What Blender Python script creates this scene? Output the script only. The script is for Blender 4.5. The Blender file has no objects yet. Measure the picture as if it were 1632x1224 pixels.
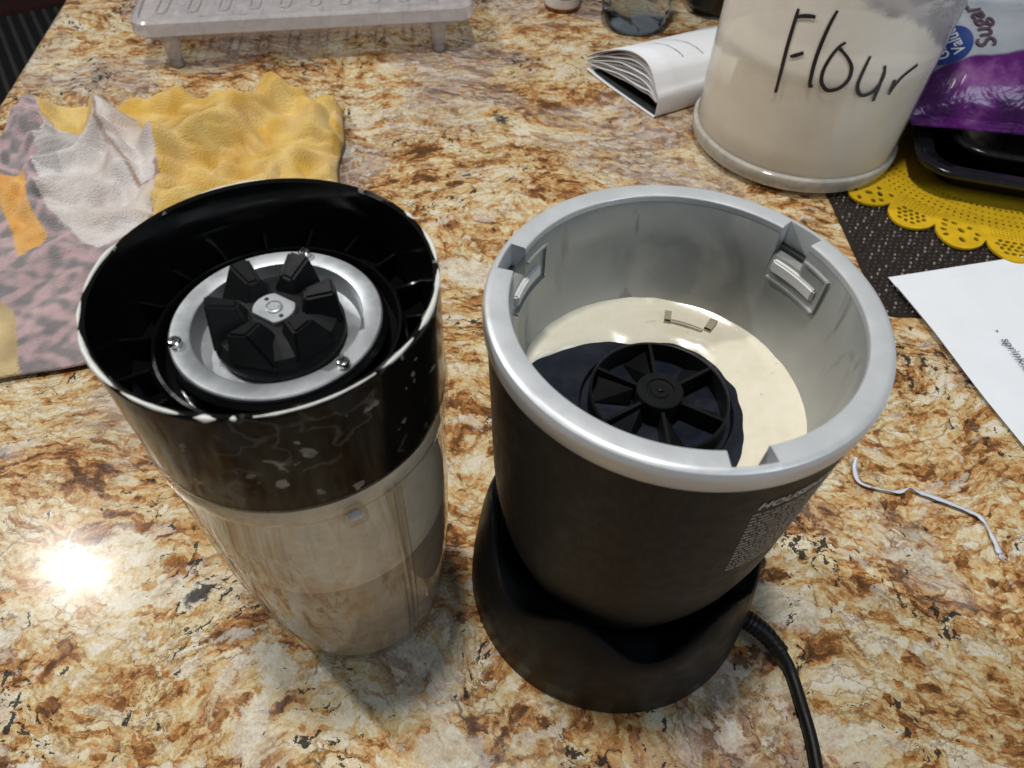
import bpy, bmesh, math, random
from mathutils import Vector, Matrix, noise
sc = bpy.context.scene
COL = sc.collection
random.seed(7)
PI = math.pi
R = math.radians

# ------------------------------------------------------------------ camera, world, lamps
cd = bpy.data.cameras.new('camera')
cam = bpy.data.objects.new('camera', cd); COL.objects.link(cam)
cd.sensor_width = 36.0; cd.lens = 24.96; cd.clip_start = 0.01; cd.clip_end = 60
pt, rl = 0.8801, 0.0407
F_ = Vector((0, math.cos(pt), -math.sin(pt))); U_ = Vector((0, math.sin(pt), math.cos(pt))); R_ = Vector((1, 0, 0))
R2 = math.cos(rl) * R_ + math.sin(rl) * U_; U2 = -math.sin(rl) * R_ + math.cos(rl) * U_
m = Matrix((R2, U2, -F_)).transposed().to_4x4(); m.translation = Vector((0, 0, 0.32))
cam.matrix_world = m
cd.dof.use_dof = True; cd.dof.focus_distance = 0.30; cd.dof.aperture_fstop = 19.0
sc.camera = cam

w = bpy.data.worlds.new('World'); sc.world = w; w.use_nodes = True
bg = w.node_tree.nodes['Background']
bg.inputs[0].default_value = (0.86, 0.93, 1.0, 1); bg.inputs[1].default_value = 0.10

def area(name, loc, target, size, watts, color):
    l = bpy.data.lights.new(name, 'AREA'); l.shape = 'DISK'; l.size = size; l.energy = watts; l.color = color
    o = bpy.data.objects.new(name, l); COL.objects.link(o); o.location = loc
    o.rotation_euler = (Vector(target) - Vector(loc)).to_track_quat('-Z', 'Y').to_euler()
    return o
area('ceiling_lamp', (-1.16, 0.80, 1.50), (0.0, 0.2, 0), 0.066, 15, (1.0, 0.985, 0.96))
area('ceiling_lamp', (-0.08, 0.23, 1.75), (0.0, 0.3, 0), 0.14, 17.5, (1.0, 0.965, 0.91))
area('soft_cool_lamp', (1.2, -0.9, 1.3), (0.1, 0.3, 0.05), 0.7, 9, (0.74, 0.87, 1.0))

sc.view_settings.view_transform = 'Standard'
sc.view_settings.look = 'None'
sc.view_settings.exposure = 0.0
sc.view_settings.gamma = 1.0
sc.render.engine = 'CYCLES'
sc.cycles.max_bounces = 12; sc.cycles.transparent_max_bounces = 24; sc.cycles.glossy_bounces = 5
sc.cycles.caustics_reflective = False; sc.cycles.caustics_refractive = False

# ------------------------------------------------------------------ node helpers
class NT:
    def __init__(s, name):
        s.m = bpy.data.materials.new(name); s.m.use_nodes = True
        s.t = s.m.node_tree; s.t.nodes.clear()
        s.out = s.t.nodes.new('ShaderNodeOutputMaterial')
    def n(s, typ, **kw):
        nd = s.t.nodes.new('ShaderNode' + typ)
        for k, v in kw.items():
            setattr(nd, k, v)
        return nd
    def put(s, sock, v):
        if isinstance(v, bpy.types.NodeSocket): s.t.links.new(v, sock)
        elif v is not None:
            if isinstance(v, (tuple, list)) and len(v) == 3 and sock.type == 'RGBA': v = (*v, 1)
            sock.default_value = v
    def coord(s, k='Object'): return s.n('TexCoord').outputs[k]
    def mapping(s, v, scale=(1, 1, 1), rot=(0, 0, 0), loc=(0, 0, 0)):
        nd = s.n('Mapping'); s.put(nd.inputs[0], v)
        nd.inputs['Location'].default_value = loc; nd.inputs['Rotation'].default_value = rot; nd.inputs['Scale'].default_value = scale
        return nd.outputs[0]
    def noise(s, v, scale, detail=4, rough=0.55, dist=0.0, out=0, lac=2.0):
        nd = s.n('TexNoise'); s.put(nd.inputs['Vector'], v)
        nd.inputs['Scale'].default_value = scale; nd.inputs['Detail'].default_value = detail
        nd.inputs['Roughness'].default_value = rough; nd.inputs['Distortion'].default_value = dist
        nd.inputs['Lacunarity'].default_value = lac
        return nd.outputs[out]
    def voro(s, v, scale, feature='F1', out='Distance', rand=1.0):
        nd = s.n('TexVoronoi', feature=feature); s.put(nd.inputs['Vector'], v)
        nd.inputs['Scale'].default_value = scale; nd.inputs['Randomness'].default_value = rand
        return nd.outputs[out]
    def math(s, op, a, b=None, c=None, clamp=False):
        nd = s.n('Math', operation=op, use_clamp=clamp)
        s.put(nd.inputs[0], a); s.put(nd.inputs[1], b)
        if c is not None: s.put(nd.inputs[2], c)
        return nd.outputs[0]
    def vmath(s, op, a, b=None, sc_=None):
        nd = s.n('VectorMath', operation=op); s.put(nd.inputs[0], a)
        if b is not None: s.put(nd.inputs[1], b)
        if sc_ is not None: s.put(nd.inputs[3], sc_)
        return nd.outputs['Value' if op in ('LENGTH', 'DISTANCE', 'DOT_PRODUCT') else 'Vector']
    def step(s, v, lo, hi, a=0.0, b=1.0):
        nd = s.n('MapRange', interpolation_type='SMOOTHSTEP'); s.put(nd.inputs[0], v)
        nd.inputs[1].default_value = lo; nd.inputs[2].default_value = hi; nd.inputs[3].default_value = a; nd.inputs[4].default_value = b
        return nd.outputs[0]
    def ramp(s, v, stops, interp='LINEAR'):
        nd = s.n('ValToRGB'); s.put(nd.inputs[0], v); cr = nd.color_ramp; cr.interpolation = interp
        while len(cr.elements) < len(stops): cr.elements.new(0.5)
        for e, (p, c) in zip(cr.elements, stops): e.position = p; e.color = (*c, 1)
        return nd.outputs[0]
    def mix(s, f, a, b, blend='MIX'):
        nd = s.n('Mix', data_type='RGBA', blend_type=blend); s.put(nd.inputs[0], f); s.put(nd.inputs[6], a); s.put(nd.inputs[7], b)
        return nd.outputs[2]
    def bump(s, h, strength=0.3, dist=0.001, normal=None):
        nd = s.n('Bump'); s.put(nd.inputs['Height'], h)
        nd.inputs['Strength'].default_value = strength; nd.inputs['Distance'].default_value = dist
        if normal is not None: s.put(nd.inputs['Normal'], normal)
        return nd.outputs[0]
    def bsdf(s, color=(0.5, 0.5, 0.5), rough=0.5, metal=0.0, spec=0.5, normal=None, coat=0.0, coat_rough=0.05, sheen=0.0, sss=0.0, alpha=1.0):
        nd = s.n('BsdfPrincipled')
        s.put(nd.inputs['Base Color'], color); s.put(nd.inputs['Roughness'], rough); s.put(nd.inputs['Metallic'], metal)
        s.put(nd.inputs['Specular IOR Level'], spec); s.put(nd.inputs['Coat Weight'], coat); s.put(nd.inputs['Coat Roughness'], coat_rough)
        s.put(nd.inputs['Sheen Weight'], sheen); s.put(nd.inputs['Alpha'], alpha)
        if sss: s.put(nd.inputs['Subsurface Weight'], sss); nd.inputs['Subsurface Radius'].default_value = (0.004, 0.003, 0.002)
        if normal is not None: s.put(nd.inputs['Normal'], normal)
        return nd.outputs[0]
    def shmix(s, f, a, b):
        nd = s.n('MixShader'); s.put(nd.inputs[0], f); s.t.links.new(a, nd.inputs[1]); s.t.links.new(b, nd.inputs[2]); return nd.outputs[0]
    def done(s, sh):
        s.t.links.new(sh, s.out.inputs[0]); return s.m

def simple(name, color, rough=0.5, metal=0.0, spec=0.5, vary=0.06, vscale=60, bump=0.0, bscale=400, coat=0.0, sheen=0.0, sss=0.0):
    s = NT(name); c = s.coord()
    nz = s.noise(c, vscale, 4)
    hi = tuple(min(1, x * (1 + vary)) for x in color); lo = tuple(x * (1 - vary) for x in color)
    col = s.ramp(nz, [(0.3, lo), (0.7, hi)])
    rg = s.step(s.noise(c, vscale * 2.3, 3), 0.3, 0.7, max(0, rough - 0.06), min(1, rough + 0.06))
    nm = s.bump(s.noise(c, bscale, 3), bump, 0.0005) if bump else None
    return s.done(s.bsdf(col, rg, metal, spec, nm, coat, sheen=sheen, sss=sss))

def clear_plastic(name, tint=(0.97, 0.97, 0.96), haze=0.05, hazecol=(0.75, 0.75, 0.75), rough=0.03, ior=1.45, gloss=1.0, dust=None):
    """thin clear plastic: straight-through transparency, fresnel gloss and a little scatter"""
    s = NT(name); c = s.coord()
    tr = s.n('BsdfTransparent'); s.put(tr.inputs[0], tint)
    hz = s.math('MULTIPLY', s.step(s.noise(c, 90, 5), 0.3, 0.75, 0.8, 1.2), haze, clamp=True)
    df = s.n('BsdfDiffuse'); s.put(df.inputs[0], hazecol)
    a = s.shmix(hz, tr.outputs[0], df.outputs[0])
    lw = s.n('LayerWeight'); lw.inputs['Blend'].default_value = 0.5
    f0 = ((ior - 1) / (ior + 1)) ** 2
    fr = s.math('ADD', f0, s.math('MULTIPLY', s.math('POWER', lw.outputs['Facing'], 5.0), 1 - f0))
    gl = s.n('BsdfGlossy'); gl.inputs['Roughness'].default_value = rough
    return s.done(s.shmix(s.math('MULTIPLY', fr, gloss, clamp=True), a, gl.outputs[0]))

# ------------------------------------------------------------------ granite
def granite():
    s = NT('granite')
    pc = s.mapping(s.coord(), scale=(100, 100, 100))            # centimetres
    p = s.mapping(s.coord(), scale=(86, 86, 86))
    warp = s.vmath('SUBTRACT', s.noise(p, 0.10, 3, 0.5, out=1), (0.5, 0.5, 0.5))
    p1 = s.vmath('ADD', p, s.vmath('SCALE', warp, sc_=7.0))
    w2 = s.vmath('SUBTRACT', s.noise(p, 1.6, 4, 0.65, out=1), (0.5, 0.5, 0.5))
    p2 = s.vmath('ADD', p1, s.vmath('SCALE', w2, sc_=0.75))
    flow = s.mapping(p2, scale=(0.72, 1.35, 1), rot=(0, 0, R(35)))
    zone = s.noise(flow, 0.10, 3, 0.55)
    med = s.noise(flow, 0.55, 5, 0.62)
    fine = s.noise(flow, 2.2, 6, 0.70, 0.3)
    def cells(scale):
        cv = s.n('TexVoronoi', feature='F1'); s.put(cv.inputs['Vector'], flow); cv.inputs['Scale'].default_value = scale
        c_ = s.n('SeparateColor'); s.put(c_.inputs[0], cv.outputs['Color']); return c_
    cell, cell2, cell3 = cells(0.95), cells(2.1), cells(4.6)
    t = s.math('ADD', s.math('MULTIPLY', zone, 0.80), s.math('MULTIPLY', med, 0.95))
    for c_, k in ((cell.outputs[0], 0.22), (cell2.outputs[1], 0.24), (cell3.outputs[0], 0.16), (fine, 0.40)):
        t = s.math('ADD', t, s.math('MULTIPLY', s.math('SUBTRACT', c_, 0.5), k))
    t = s.math('SUBTRACT', t, 0.385)
    base = s.ramp(t, [(0.20, (0.10, 0.050, 0.022)), (0.29, (0.23, 0.098, 0.034)), (0.36, (0.39, 0.180, 0.058)), (0.43, (0.51, 0.305, 0.125)),
                      (0.50, (0.56, 0.41, 0.20)), (0.58, (0.61, 0.50, 0.30)), (0.67, (0.65, 0.57, 0.405)), (0.80, (0.69, 0.64, 0.53))])
    # greyish / mauve areas
    gz = s.math('MULTIPLY', s.step(s.noise(s.mapping(p1, loc=(31, 7, 2)), 0.085, 4), 0.49, 0.60), s.step(cell2.outputs[2], 0.1, 0.6, 0.35, 1.0))
    gcol = s.ramp(s.math('ADD', s.math('MULTIPLY', fine, 0.55), s.math('MULTIPLY', cell2.outputs[0], 0.32)), [(0.2, (0.15, 0.11, 0.095)), (0.42, (0.34, 0.285, 0.25)), (0.58, (0.53, 0.48, 0.44)), (0.75, (0.66, 0.63, 0.58))])
    base = s.mix(s.math('MULTIPLY', gz, 0.85), base, gcol)
    # crystal boundaries: brown films between the grains, broken up
    for sc_v, w_, am, lo in ((0.95, 0.07, 0.75, 0.44), (2.1, 0.10, 0.6, 0.42)):
        ed = s.voro(flow, sc_v, 'DISTANCE_TO_EDGE')
        m_ = s.math('MULTIPLY', s.math('SUBTRACT', 1.0, s.step(ed, 0.01, w_)), s.step(s.noise(s.mapping(p1, loc=(sc_v * 9, 2, 0)), 0.45, 5, 0.65), lo, lo + 0.2))
        base = s.mix(s.math('MULTIPLY', m_, am), base, s.ramp(med, [(0.35, (0.05, 0.028, 0.018)), (0.55, (0.22, 0.10, 0.032))]))
    # rust veins
    rz = s.noise(s.mapping(flow, loc=(4, 9, 1)), 0.42, 7, 0.66)
    vein = s.math('SUBTRACT', 1.0, s.step(s.math('ABSOLUTE', s.math('SUBTRACT', rz, 0.5)), 0.0, 0.022))
    vein = s.math('MULTIPLY', vein, s.step(s.noise(p1, 0.22, 4), 0.44, 0.62))
    base = s.mix(s.math('MULTIPLY', vein, 0.75), base, s.ramp(fine, [(0.35, (0.06, 0.026, 0.012)), (0.6, (0.20, 0.085, 0.025))]))
    # pale quartz
    q = s.step(s.math('ADD', s.noise(s.mapping(flow, loc=(-8, 3, 5)), 0.36, 5, 0.6), s.math('MULTIPLY', s.math('SUBTRACT', cell2.outputs[2], 0.5), 0.12)), 0.59, 0.635)
    base = s.mix(s.math('MULTIPLY', q, 0.50), base, s.ramp(fine, [(0.3, (0.52, 0.49, 0.40)), (0.6, (0.72, 0.70, 0.63))]))
    # dark mica flakes, in clusters
    clus = s.step(s.noise(s.mapping(p1, loc=(6, 2, 0)), 0.20, 4, 0.6), 0.44, 0.68, 0.0, 0.14)
    sp = s.noise(s.mapping(p2, scale=(1.5, 0.7, 1), rot=(0, 0, R(-25)), loc=(3, 1, 0)), 1.7, 3, 0.6)
    blk = s.step(s.math('ADD', sp, clus), 0.702, 0.726)
    sp2 = s.noise(s.mapping(p2, scale=(0.9, 2.2, 1), rot=(0, 0, R(55)), loc=(13, 5, 0)), 2.6, 3, 0.55)
    blk2 = s.step(s.math('ADD', sp2, s.math('MULTIPLY', clus, 0.9)), 0.712, 0.738)
    blk = s.math('MAXIMUM', blk, blk2)
    # landmarks of this slab (cm): pale blobs and dark stars at their own places
    wob = s.vmath('ADD', pc, s.vmath('SCALE', w2, sc_=2.0))
    def spot(x, y, sx, sy, rot, lo=0.75, hi=1.0):
        v = s.vmath('SUBTRACT', wob, (x, y, 0)); v = s.mapping(v, rot=(0, 0, R(rot))); v = s.mapping(v, scale=(1 / sx, 1 / sy, 0))
        return s.math('SUBTRACT', 1.0, s.step(s.vmath('LENGTH', v), lo, hi))
    pale = None
    for a in [(-9.9, 10.0, 1.3, 0.8, 35), (-10.2, 7.6, 0.7, 1.5, 12), (1.8, 7.55, 1.5, 0.28, -18), (13.2, 13.6, 1.8, 1.2, 20), (13.6, 8.0, 1.2, 0.9, 0), (11.4, 12.0, 1.1, 0.5, 10), (-21, 7.2, 0.8, 1.6, 30), (20, 27, 2.0, 2.2, 0), (17.5, 24, 1.2, 1.4, 0), (-3.0, 36.0, 3.0, 1.4, 20)]:
        k = spot(*a); pale = k if pale is None else s.math('MAXIMUM', pale, k)
    base = s.mix(s.math('MULTIPLY', pale, 0.68), base, s.ramp(fine, [(0.3, (0.48, 0.44, 0.34)), (0.55, (0.66, 0.62, 0.52)), (0.7, (0.72, 0.69, 0.61))]))
    star = None
    for a in [(-14.1, 13.1, 0.5, 0.7, 40), (27.0, 45.2, 0.8, 0.8, 0), (-1.8, 55.4, 1.2, 0.5, 60)]:
        k = spot(*a, lo=0.5, hi=1.3); star = k if star is None else s.math('MAXIMUM', star, k)
    blk = s.math('MAXIMUM', blk, s.math('MULTIPLY', star, s.step(sp2, 0.36, 0.45)))
    base = s.mix(s.math('MULTIPLY', blk, 0.93), base, (0.022, 0.020, 0.020))
    # fine grain
    base = s.mix(0.5, base, s.ramp(s.noise(p, 7.0, 4, 0.75), [(0.3, (0.26, 0.24, 0.22)), (0.72, (0.80, 0.78, 0.76))]), 'OVERLAY')
    nm = s.bump(s.noise(p, 3.0, 4), 0.012, 0.001)
    return s.done(s.bsdf(base, s.step(fine, 0.3, 0.7, 0.13, 0.22), 0, 0.10, nm, coat=0.45, coat_rough=0.03))

MAT = {}
MAT['granite'] = granite()
MAT['black_gloss'] = simple('black_gloss_plastic', (0.0040, 0.0040, 0.0045), 0.14, spec=0.28)
MAT['black_satin'] = simple('black_satin_plastic', (0.0080, 0.0085, 0.0095), 0.42, spec=0.13, bump=0.06, bscale=1500)
MAT['black_rubber'] = simple('black_rubber', (0.0055, 0.006, 0.0066), 0.60, spec=0.20, bump=0.05, bscale=900)
MAT['navy_plastic'] = simple('dark_navy_plastic', (0.008, 0.011, 0.020), 0.30, spec=0.5, bump=0.15, bscale=300)
MAT['chrome'] = simple('bright_metal', (0.80, 0.80, 0.79), 0.16, 1.0)
MAT['steel'] = simple('brushed_steel', (0.43, 0.45, 0.47), 0.42, 0.75, bump=0.03, bscale=900)
MAT['white_plastic'] = simple('white_plastic', (0.72, 0.72, 0.71), 0.32)
MAT['silver_plastic'] = simple('silver_painted_plastic', (0.60, 0.62, 0.64), 0.38, 0.35, spec=0.5, vary=0.03, bump=0.04, bscale=2200)
MAT['cup_clear'] = clear_plastic('clear_cup_plastic', (0.95, 0.935, 0.91), 0.010, (0.45, 0.40, 0.33), 0.022, 1.5, 1.05)
MAT['rack_clear'] = clear_plastic('clear_rack_plastic', (0.93, 0.92, 0.93), 0.46, (0.62, 0.59, 0.60), 0.16, 1.45)
MAT['bottle_clear'] = clear_plastic('clear_bottle_plastic', (0.90, 0.93, 0.96), 0.03, (0.6, 0.65, 0.7), 0.02, 1.6, 1.8)
def solid_glass():
    s = NT('water_filled_clear_plastic'); g = s.n('BsdfGlass'); g.inputs['IOR'].default_value = 1.33; g.inputs['Roughness'].default_value = 0.0
    s.put(g.inputs['Color'], (0.93, 0.96, 0.98)); return s.done(g.outputs[0])
MAT['bottle_clear'] = solid_glass()
MAT['ink'] = simple('black_marker_ink', (0.010, 0.010, 0.018), 0.4)
MAT['print_ink'] = simple('grey_print_ink', (0.085, 0.09, 0.11), 0.7)
MAT['pale_print'] = simple('pale_grey_print', (0.52, 0.51, 0.49), 0.6)
MAT['paper'] = simple('white_paper', (0.80, 0.82, 0.86), 0.75, spec=0.2, vary=0.02, vscale=40, bump=0.05, bscale=700)
MAT['page'] = simple('grey_white_pages', (0.62, 0.61, 0.63), 0.8, spec=0.2, vary=0.05)
MAT['cord'] = simple('black_cord_rubber', (0.006, 0.006, 0.006), 0.5, spec=0.3)
MAT['doily'] = simple('mustard_yellow_felt', (0.62, 0.39, 0.012), 0.8, spec=0.15, vary=0.12, vscale=120, bump=0.25, bscale=1300)
MAT['mat_strand'] = simple('dark_brown_weave', (0.020, 0.014, 0.011), 0.50, spec=0.4)
MAT['mat_fleck'] = simple('pale_weave_fleck', (0.26, 0.22, 0.19), 0.45, vary=0.35, vscale=300)
MAT['pan'] = simple('black_enamel', (0.007, 0.007, 0.008), 0.22, spec=0.5)
MAT['dark_appliance'] = simple('dark_appliance_shell', (0.020, 0.020, 0.019), 0.22, spec=0.5, vary=0.5, vscale=9)
MAT['cream_cloth'] = simple('cream_cloth', (0.66, 0.63, 0.55), 0.85, bump=0.25, bscale=500, vary=0.08)
MAT['rug_dark'] = simple('charcoal_rug', (0.020, 0.019, 0.018), 0.9, bump=0.3, bscale=200)
MAT['rug_grey'] = simple('grey_rug_rib', (0.105, 0.10, 0.092), 0.9, bump=0.3, bscale=200)
MAT['rug_red'] = simple('dark_red_rug_band', (0.065, 0.012, 0.012), 0.9, bump=0.3, bscale=200)
MAT['floor'] = simple('dark_floor', (0.03, 0.026, 0.023), 0.5)
MAT['tie_white'] = simple('white_paper_wire', (0.62, 0.66, 0.76), 0.4)
MAT['blue_print'] = simple('blue_print', (0.015, 0.045, 0.22), 0.35)
MAT['brown_print'] = simple('plum_brown_print', (0.075, 0.035, 0.06), 0.45)
MAT['grey_print2'] = simple('warm_grey_print', (0.24, 0.22, 0.21), 0.45)
MAT['white_print'] = simple('white_print', (0.62, 0.66, 0.74), 0.4)
MAT['amber_shadow'] = simple('amber_rim_shadow', (0.22, 0.06, 0.015), 0.25)  # brown for the painted shadow ring on the pill bottle

def body_metal():
    s = NT('gunmetal_paint'); c = s.coord()
    nz = s.noise(s.mapping(c, scale=(1, 1, 0.25)), 900, 3)
    col = s.ramp(nz, [(0.3, (0.011, 0.0108, 0.0105)), (0.7, (0.020, 0.0198, 0.0193))])
    return s.done(s.bsdf(col, s.step(s.noise(c, 200, 3), 0.3, 0.7, 0.40, 0.50), 0.05, 0.13, s.bump(nz, 0.08, 0.0004)))
MAT['body'] = body_metal()

def inner_wall():
    s = NT('silver_inner_wall'); c = s.coord()
    film = s.step(s.noise(s.mapping(c, scale=(1, 1, 0.45)), 40, 5, 0.6, 1.0), 0.40, 0.68)
    dk = s.math('MULTIPLY', s.step(s.noise(s.mapping(c, scale=(1.2, 1.2, 0.4), loc=(.3, .1, 0)), 60, 3, 0.5, 0.8), 0.60, 0.70), 0.5)
    col = s.mix(s.math('MULTIPLY', film, 0.45), (0.38, 0.39, 0.385), (0.50, 0.495, 0.455))
    col = s.mix(dk, col, (0.10, 0.10, 0.10))
    return s.done(s.bsdf(col, s.step(film, 0, 1, 0.30, 0.55), 0.35, 0.5, s.bump(film, 0.08, 0.0006)))
MAT['inner_wall'] = inner_wall()

def batter_mat(name, c1, c2, rough=0.22):
    s = NT(name); c = s.coord()
    nz = s.noise(c, 130, 5, 0.6, 0.5); bub = s.step(s.voro(c, 420), 0.05, 0.16)
    spk = s.step(s.noise(c, 260, 2), 0.68, 0.74)
    col = s.mix(s.math('MULTIPLY', spk, 0.25), s.ramp(nz, [(0.3, c1), (0.7, c2)]), (0.42, 0.30, 0.16))
    nm = s.bump(s.math('ADD', s.noise(c, 60, 3), s.math('MULTIPLY', bub, 0.12)), 0.16, 0.0012)
    return s.done(s.bsdf(col, rough, 0, 0.5, nm, sss=0.12))
MAT['batter'] = batter_mat('creamy_batter', (0.74, 0.69, 0.54), (0.80, 0.76, 0.63))
MAT['batter_film'] = batter_mat('batter_film', (0.54, 0.485, 0.385), (0.68, 0.62, 0.51), 0.5)
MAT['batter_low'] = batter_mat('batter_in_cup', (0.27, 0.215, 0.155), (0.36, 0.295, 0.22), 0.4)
MAT['residue'] = batter_mat('dried_batter', (0.55, 0.56, 0.54), (0.72, 0.71, 0.66), 0.35)

def collar_mat():
    s = NT('black_collar_with_smears'); c = s.coord()
    wv = s.vmath('ADD', c, s.vmath('SCALE', s.vmath('SUBTRACT', s.noise(c, 70, 3, out=1), (0.5, 0.5, 0.5)), sc_=0.012))
    a = s.noise(wv, 140, 3, 0.45, 0.0)
    blob = s.step(a, 0.650, 0.668)
    b = s.noise(s.mapping(wv, loc=(.2, .4, .1)), 78, 2, 0.4)
    curl = s.math('SUBTRACT', 1.0, s.step(s.math('ABSOLUTE', s.math('SUBTRACT', b, 0.57)), 0.0, 0.030))
    curl = s.math('MULTIPLY', curl, s.step(s.noise(c, 38, 2), 0.54, 0.62))
    msk = s.math('MAXIMUM', s.math('MULTIPLY', blob, s.step(s.noise(c, 300, 3), 0.3, 0.7, 0.25, 0.60)), s.math('MULTIPLY', curl, 0.13))
    col = s.mix(msk, (0.0065, 0.006, 0.0055), (0.36, 0.345, 0.31))
    return s.done(s.bsdf(col, 0.12, 0, 0.12))
MAT['collar'] = collar_mat()

def jar_wall():
    """clear plastic jar with flour dust clinging to the inside: clear, dusty and packed by turns"""
    s = NT('dusty_jar_plastic'); c = s.coord()
    tr = s.n('BsdfTransparent'); s.put(tr.inputs[0], (0.97, 0.97, 0.98))
    sx = s.n('SeparateXYZ'); s.put(sx.inputs[0], c)
    nz = s.noise(s.mapping(c, scale=(1, 1, 0.7)), 17, 5, 0.6, 0.4)
    lim = s.math('ADD', 0.137, s.math('MULTIPLY', s.math('ADD', sx.outputs[0], 0.02), -0.42))
    h = s.math('SUBTRACT', s.math('ADD', lim, s.math('MULTIPLY', s.math('SUBTRACT', nz, 0.5), 0.06)), sx.outputs[2])
    cake = s.step(h, -0.003, 0.004)
    above = s.step(sx.outputs[2], 0.078, 0.090)
    d = s.math('ADD', s.math('MULTIPLY', s.math('MULTIPLY', cake, above), 0.42), s.math('ADD', s.math('MULTIPLY', above, 0.26), s.step(nz, 0.3, 0.75, 0.12, 0.24)))
    df = s.n('BsdfDiffuse'); s.put(df.inputs[0], s.mix(cake, (0.68, 0.67, 0.71), (0.88, 0.85, 0.78)))
    a = s.shmix(s.math('MINIMUM', d, 0.93), tr.outputs[0], df.outputs[0])
    ior = 1.45
    lw = s.n('LayerWeight'); lw.inputs['Blend'].default_value = 0.5
    f0 = ((ior - 1) / (ior + 1)) ** 2
    fr = s.math('ADD', f0, s.math('MULTIPLY', s.math('POWER', lw.outputs['Facing'], 5.0), 1 - f0))
    gl = s.n('BsdfGlossy'); gl.inputs['Roughness'].default_value = 0.09
    return s.done(s.shmix(fr, a, gl.outputs[0]))
MAT['jar'] = jar_wall()
MAT['jar_base'] = clear_plastic('thick_jar_base', (0.95, 0.95, 0.94), 0.60, (0.66, 0.63, 0.57), 0.10, 1.5)
MAT['flour'] = simple('wheat_flour', (0.82, 0.77, 0.65), 0.95, spec=0.1, vary=0.06, vscale=25, bump=0.2, bscale=250)

def attr_cloth(name, bscale=900):
    s = NT(name); c = s.coord()
    at = s.n('Attribute', attribute_name='Col')
    nz = s.noise(c, 600, 3); n2 = s.noise(c, 45, 4)
    col = s.mix(0.55, at.outputs[0], s.ramp(n2, [(0.3, (0.36, 0.36, 0.36)), (0.7, (0.66, 0.66, 0.66))]), 'OVERLAY')
    tx = s.math('ADD', s.voro(c, 800), nz)
    return s.done(s.bsdf(col, 0.95, 0, 0.1, s.bump(tx, 0.5, 0.0012), sheen=0.25))
MAT['towel'] = attr_cloth('printed_terry_cloth')

def bag_mat():
    s = NT('printed_film_bag'); c = s.coord()
    sx = s.n('SeparateXYZ'); s.put(sx.inputs[0], c)
    nz = s.noise(c, 26, 4)
    wave = s.math('ADD', sx.outputs[1], s.math('MULTIPLY', s.math('SUBTRACT', s.noise(s.mapping(c, scale=(1, 0.2, 0.2)), 14, 2), 0.5), 0.05))
    wave = s.math('ADD', wave, s.math('MULTIPLY', s.math('SUBTRACT', sx.outputs[0], -0.05), -0.10))
    k = s.math('SUBTRACT', 1.0, s.step(wave, -0.038, -0.035))
    pur = s.ramp(nz, [(0.32, (0.030, 0.004, 0.055)), (0.5, (0.10, 0.012, 0.14)), (0.68, (0.30, 0.12, 0.32))])  # palest stop paints pinkish highlights into the purple
    col = s.mix(k, s.ramp(nz, [(0.3, (0.27, 0.30, 0.345)), (0.7, (0.41, 0.43, 0.47))]), pur)
    return s.done(s.bsdf(col, 0.25, 0, 0.5, s.bump(s.noise(c, 26, 4, 0.55, 0.8), 0.45, 0.009)))
MAT['bag'] = bag_mat()

# ------------------------------------------------------------------ mesh helpers
def link(name, me, mat=None, parent=None, smooth=True):
    o = bpy.data.objects.new(name, me); COL.objects.link(o)
    if mat: me.materials.append(MAT[mat] if isinstance(mat, str) else mat)
    if smooth:
        for p in me.polygons: p.use_smooth = True
    if parent: o.parent = parent
    return o

def from_bm(name, bm, mat=None, parent=None, smooth=True, sharp=None):
    bmesh.ops.recalc_face_normals(bm, faces=bm.faces)
    me = bpy.data.meshes.new(name); bm.to_mesh(me); bm.free()
    o = link(name, me, mat, parent, smooth)
    if smooth: me.set_sharp_from_angle(angle=R(sharp or 35))
    return o

def thing(name, label, cat, loc=(0, 0, 0), rz=0, group=None):
    o = bpy.data.objects.new(name, None); COL.objects.link(o); o.empty_display_size = 0.02
    o.location = loc; o.rotation_euler = (0, 0, rz)
    return tag(o, label, cat, group)
def tag(o, label, cat, group=None):
    o['label'] = label; o['category'] = cat
    if group: o['group'] = group
    return o
def kind(o, k): o['kind'] = k; return o

def lathe_bm(prof, n=96, a0=0, a1=360, closed=True, bm=None, pf=None):
    """prof: list of (r, z); pf(angle_deg) may give another profile of the same length"""
    bm = bm or bmesh.new()
    full = abs(a1 - a0 - 360) < 1e-6
    k = n if full else n + 1
    cols = []
    for i in range(k):
        a = R(a0 + (a1 - a0) * i / n)
        pr = pf(math.degrees(a)) if pf else prof
        cols.append([bm.verts.new((r * math.cos(a), r * math.sin(a), z)) for r, z in pr])
    m_ = len(cols[0])
    for i in range(n):
        A, B = cols[i], cols[(i + 1) % k]
        for j in range(m_ - 1 if not closed else m_):
            j2 = (j + 1) % m_
            try: bm.faces.new((A[j], B[j], B[j2], A[j2]))
            except ValueError: pass
    if not full and closed:
        bm.faces.new(cols[0]); bm.faces.new(cols[-1][::-1])
    return bm

def lathe(name, prof, mat, parent=None, n=96, closed=False, **kw):
    sharp = kw.pop('sharp', 35)
    bm = lathe_bm(prof, n, closed=closed, **kw)
    bmesh.ops.remove_doubles(bm, verts=bm.verts, dist=1e-6)
    return from_bm(name, bm, mat, parent, True, sharp)

def cbox(name, mat, parent, r0, r1, a0, a1, z0, z1, n=8, bev=0.0):
    """a block bent round the axis"""
    bm = lathe_bm([(r0, z0), (r1, z0), (r1, z1), (r0, z1)], n, a0, a1, True)
    if bev: bmesh.ops.bevel(bm, geom=bm.edges[:], offset=bev, segments=2, affect='EDGES')
    return from_bm(name, bm, mat, parent, True, 30)

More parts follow.
